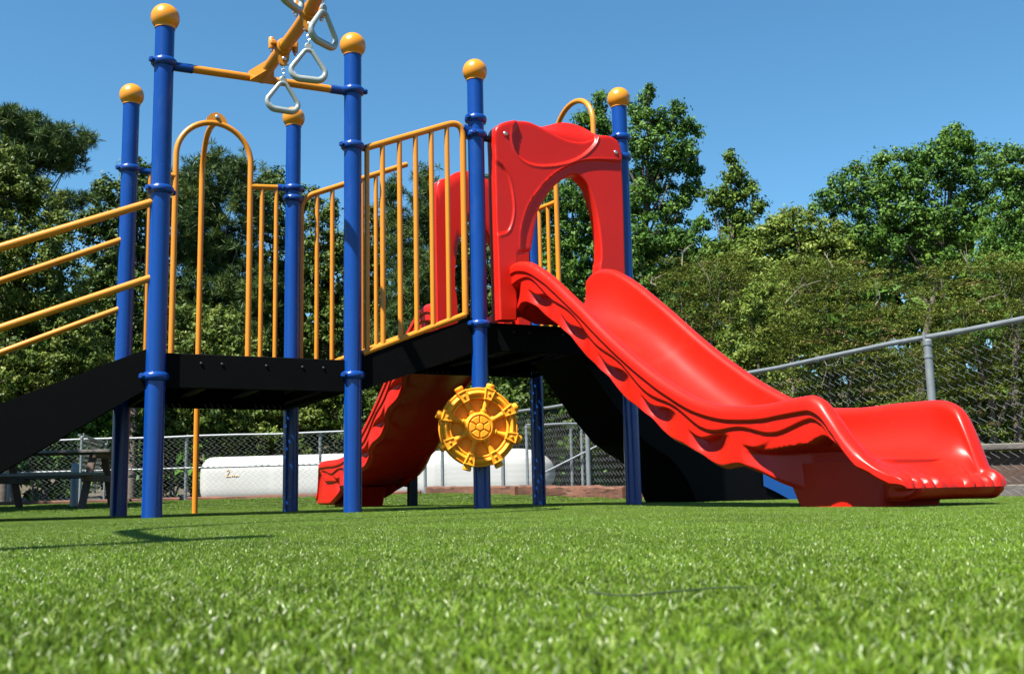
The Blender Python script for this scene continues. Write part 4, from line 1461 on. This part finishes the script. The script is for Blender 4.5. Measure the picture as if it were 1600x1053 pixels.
grow('maple_tree', [(1555, 245, 18, 16), (1585, 243, 24, 16), (1620, 240, 26, 20), (1575, 280, 40, 30), (1620, 300, 50, 44), (1585, 350, 54, 46), (1640, 370, 60, 60), (1580, 410, 60, 44)],
     29, M_LEAF_DARK, 'dark green maple cut off by the right picture edge', base_px=1600, seed=15, leaf_px=6, dens=1.05)
# unseen trees added left of the picture to shade the far left corner
def added_shade_tree(x, y, label, seed):
    X = [(0, 0, 3.2, 1.5), (-1.2, .5, 4.3, 1.7), (1.2, .2, 4.4, 1.6), (0, -.8, 5.4, 1.7), (.2, 1.0, 6.2, 1.6), (0, 0, 7.4, 1.4)]
    rg = np.random.default_rng(seed)
    P, T, O = [], [], []
    for a, b_, c, r in X:
        for _ in range(90):
            q = rg.normal(0, 1, 3)
            q /= np.linalg.norm(q)
            cc = np.array([a, b_, c]) + q * r * rg.uniform(.3, 1.05)
            w = rg.normal(0, .5, (40, 3))
            P.append(cc + w * .3)
            T.append(rg.normal(.5, .2, 40))
            O.append(w + q * .3)
    P = np.concatenate(P); T = np.concatenate(T); O = np.concatenate(O)
    root = link('broadleaf_tree', None, None, (x, y, float(ground_z(x, y))))
    tag(root, label, 'tree')
    link('crown', leaf_mesh('crown', P, .11, rg, M_LEAF_MID, T, .5, .35, O), root)
    mb = MB().add(*tube([(0, 0, -.1), (.05, .05, 2), (0, 0, 4), (.1, 0, 7)], [.14, .12, .09, .03], 9))
    for a, b_, c, r in X:
        mb.add(*tube([(0, 0, c * .6), (a * .5, b_ * .5, c * .85), (a, b_, c)], [.05, .035, .015], 6))
    mb.build('trunk', M_BARK, root)
added_shade_tree(-9.6, 11.6, 'unseen tree added beyond the left picture edge to shade the picnic table', 61)
added_shade_tree(-13.2, 16.4, 'unseen tree added further back beyond the left edge to shade the far fence', 62)
# feathery shrubs behind the right fence
grow('feathery_shrub', [(1060, 430, 50, 30), (1130, 425, 60, 28), (1090, 480, 80, 36), (1190, 470, 70, 36), (1040, 520, 70, 40), (1140, 530, 90, 44), (1080, 580, 90, 44), (1180, 590, 80, 44), (1090, 670, 110, 60), (1200, 690, 90, 60), (1120, 730, 120, 40)],
     16.5, M_OLIVE, 'feathery olive shrub behind the upper half of the sunlit slide', 'shrub', leaf_px=5, kind='feather', base_px=1110, seed=16, branches=7)
grow('feathery_shrub', [(1250, 430, 60, 26), (1330, 430, 60, 26), (1290, 475, 80, 34), (1380, 480, 70, 36), (1250, 530, 70, 40), (1340, 540, 80, 44), (1290, 600, 90, 50), (1400, 590, 80, 50), (1350, 660, 110, 60), (1290, 710, 110, 50), (1410, 720, 100, 50)],
     13.8, M_OLIVE, 'feathery olive shrub with pale dead branches behind the fence post', 'shrub', leaf_px=5.5, kind='feather', base_px=1320, seed=17, branches=12)
grow('feathery_shrub', [(1470, 435, 60, 24), (1560, 420, 60, 24), (1620, 440, 50, 30), (1500, 480, 80, 34), (1590, 490, 70, 40), (1450, 540, 70, 44), (1540, 560, 90, 50), (1620, 570, 60, 60), (1480, 630, 100, 60), (1580, 650, 90, 60), (1480, 710, 100, 50), (1590, 720, 110, 50)],
     11.8, M_OLIVE, 'broad feathery olive shrub filling the right edge above the fence rail', 'shrub', leaf_px=5.5, kind='feather', base_px=1540, seed=18, branches=9)
grow('leafy_shrub', [(1210, 450, 40, 26), (1170, 480, 36, 30), (1160, 540, 40, 40), (1230, 520, 50, 40), (1130, 600, 60, 50), (1230, 620, 60, 60)],
     15.2, M_LEAF_LIGHT, 'light leafy shrub mixed into the feathery thicket right of the slide', 'shrub', leaf_px=6.5, base_px=1190, seed=19, dens=.7)
grow('leafy_shrub', [(800, 560, 60, 40), (860, 590, 50, 50), (920, 600, 50, 50), (830, 640, 60, 44), (900, 670, 60, 44), (970, 650, 60, 60), (1020, 690, 50, 40)],
     23, M_LEAF_MID_SHADED, 'dark leafy shrub below the high deck behind the ship wheel', 'shrub', leaf_px=7, base_px=880, seed=20)
grow('leafy_shrub', [(940, 690, 36, 24), (985, 680, 40, 24), (1000, 720, 50, 30)],
     24.5, M_OLIVE, 'low tawny shrub behind the chain-link gate', 'shrub', leaf_px=7, base_px=960, seed=21)
grow('leafy_shrub', [(230, 590, 50, 40), (280, 620, 50, 40), (340, 640, 50, 40), (260, 670, 50, 40)],
     25, M_LEAF_MID_SHADED, 'dark shrub below the low deck left of the sliding pole', 'shrub', leaf_px=7, base_px=275, seed=22)
grow('leafy_shrub', [(390, 640, 50, 44), (440, 620, 50, 44), (500, 635, 46, 44), (470, 680, 70, 40), (380, 690, 60, 34)],
     26, M_LEAF_LIGHT_SHADED, 'yellow-green shrub below the low deck behind the white tank', 'shrub', leaf_px=7, base_px=440, seed=23)
grow('leafy_shrub', [(560, 600, 46, 50), (620, 600, 50, 50), (590, 660, 60, 50), (680, 620, 60, 60), (730, 650, 60, 60)],
     26, M_LEAF_MID_SHADED, 'dark shrub behind the shaded red slide', 'shrub', leaf_px=7, base_px=610, seed=24)
grow('leafy_shrub', [(20, 620, 70, 50), (90, 640, 60, 50), (150, 640, 50, 50), (40, 690, 90, 50), (130, 700, 70, 44)],
     23, M_LEAF_DARK, 'dark shrub in the shade behind the picnic table', 'shrub', leaf_px=7, base_px=80, seed=25)
grow('undergrowth', [(x, y, 95, 70) for x in range(-390, 2010, 110) for y in ((440, 520, 620, 720) if x > 950 else (520, 620, 720))],
     41, M_LEAF_DARK, 'dark wooded undergrowth closing the view behind all the trees', 'undergrowth', leaf_px=22, stuff=True, seed=30, dens=.20)
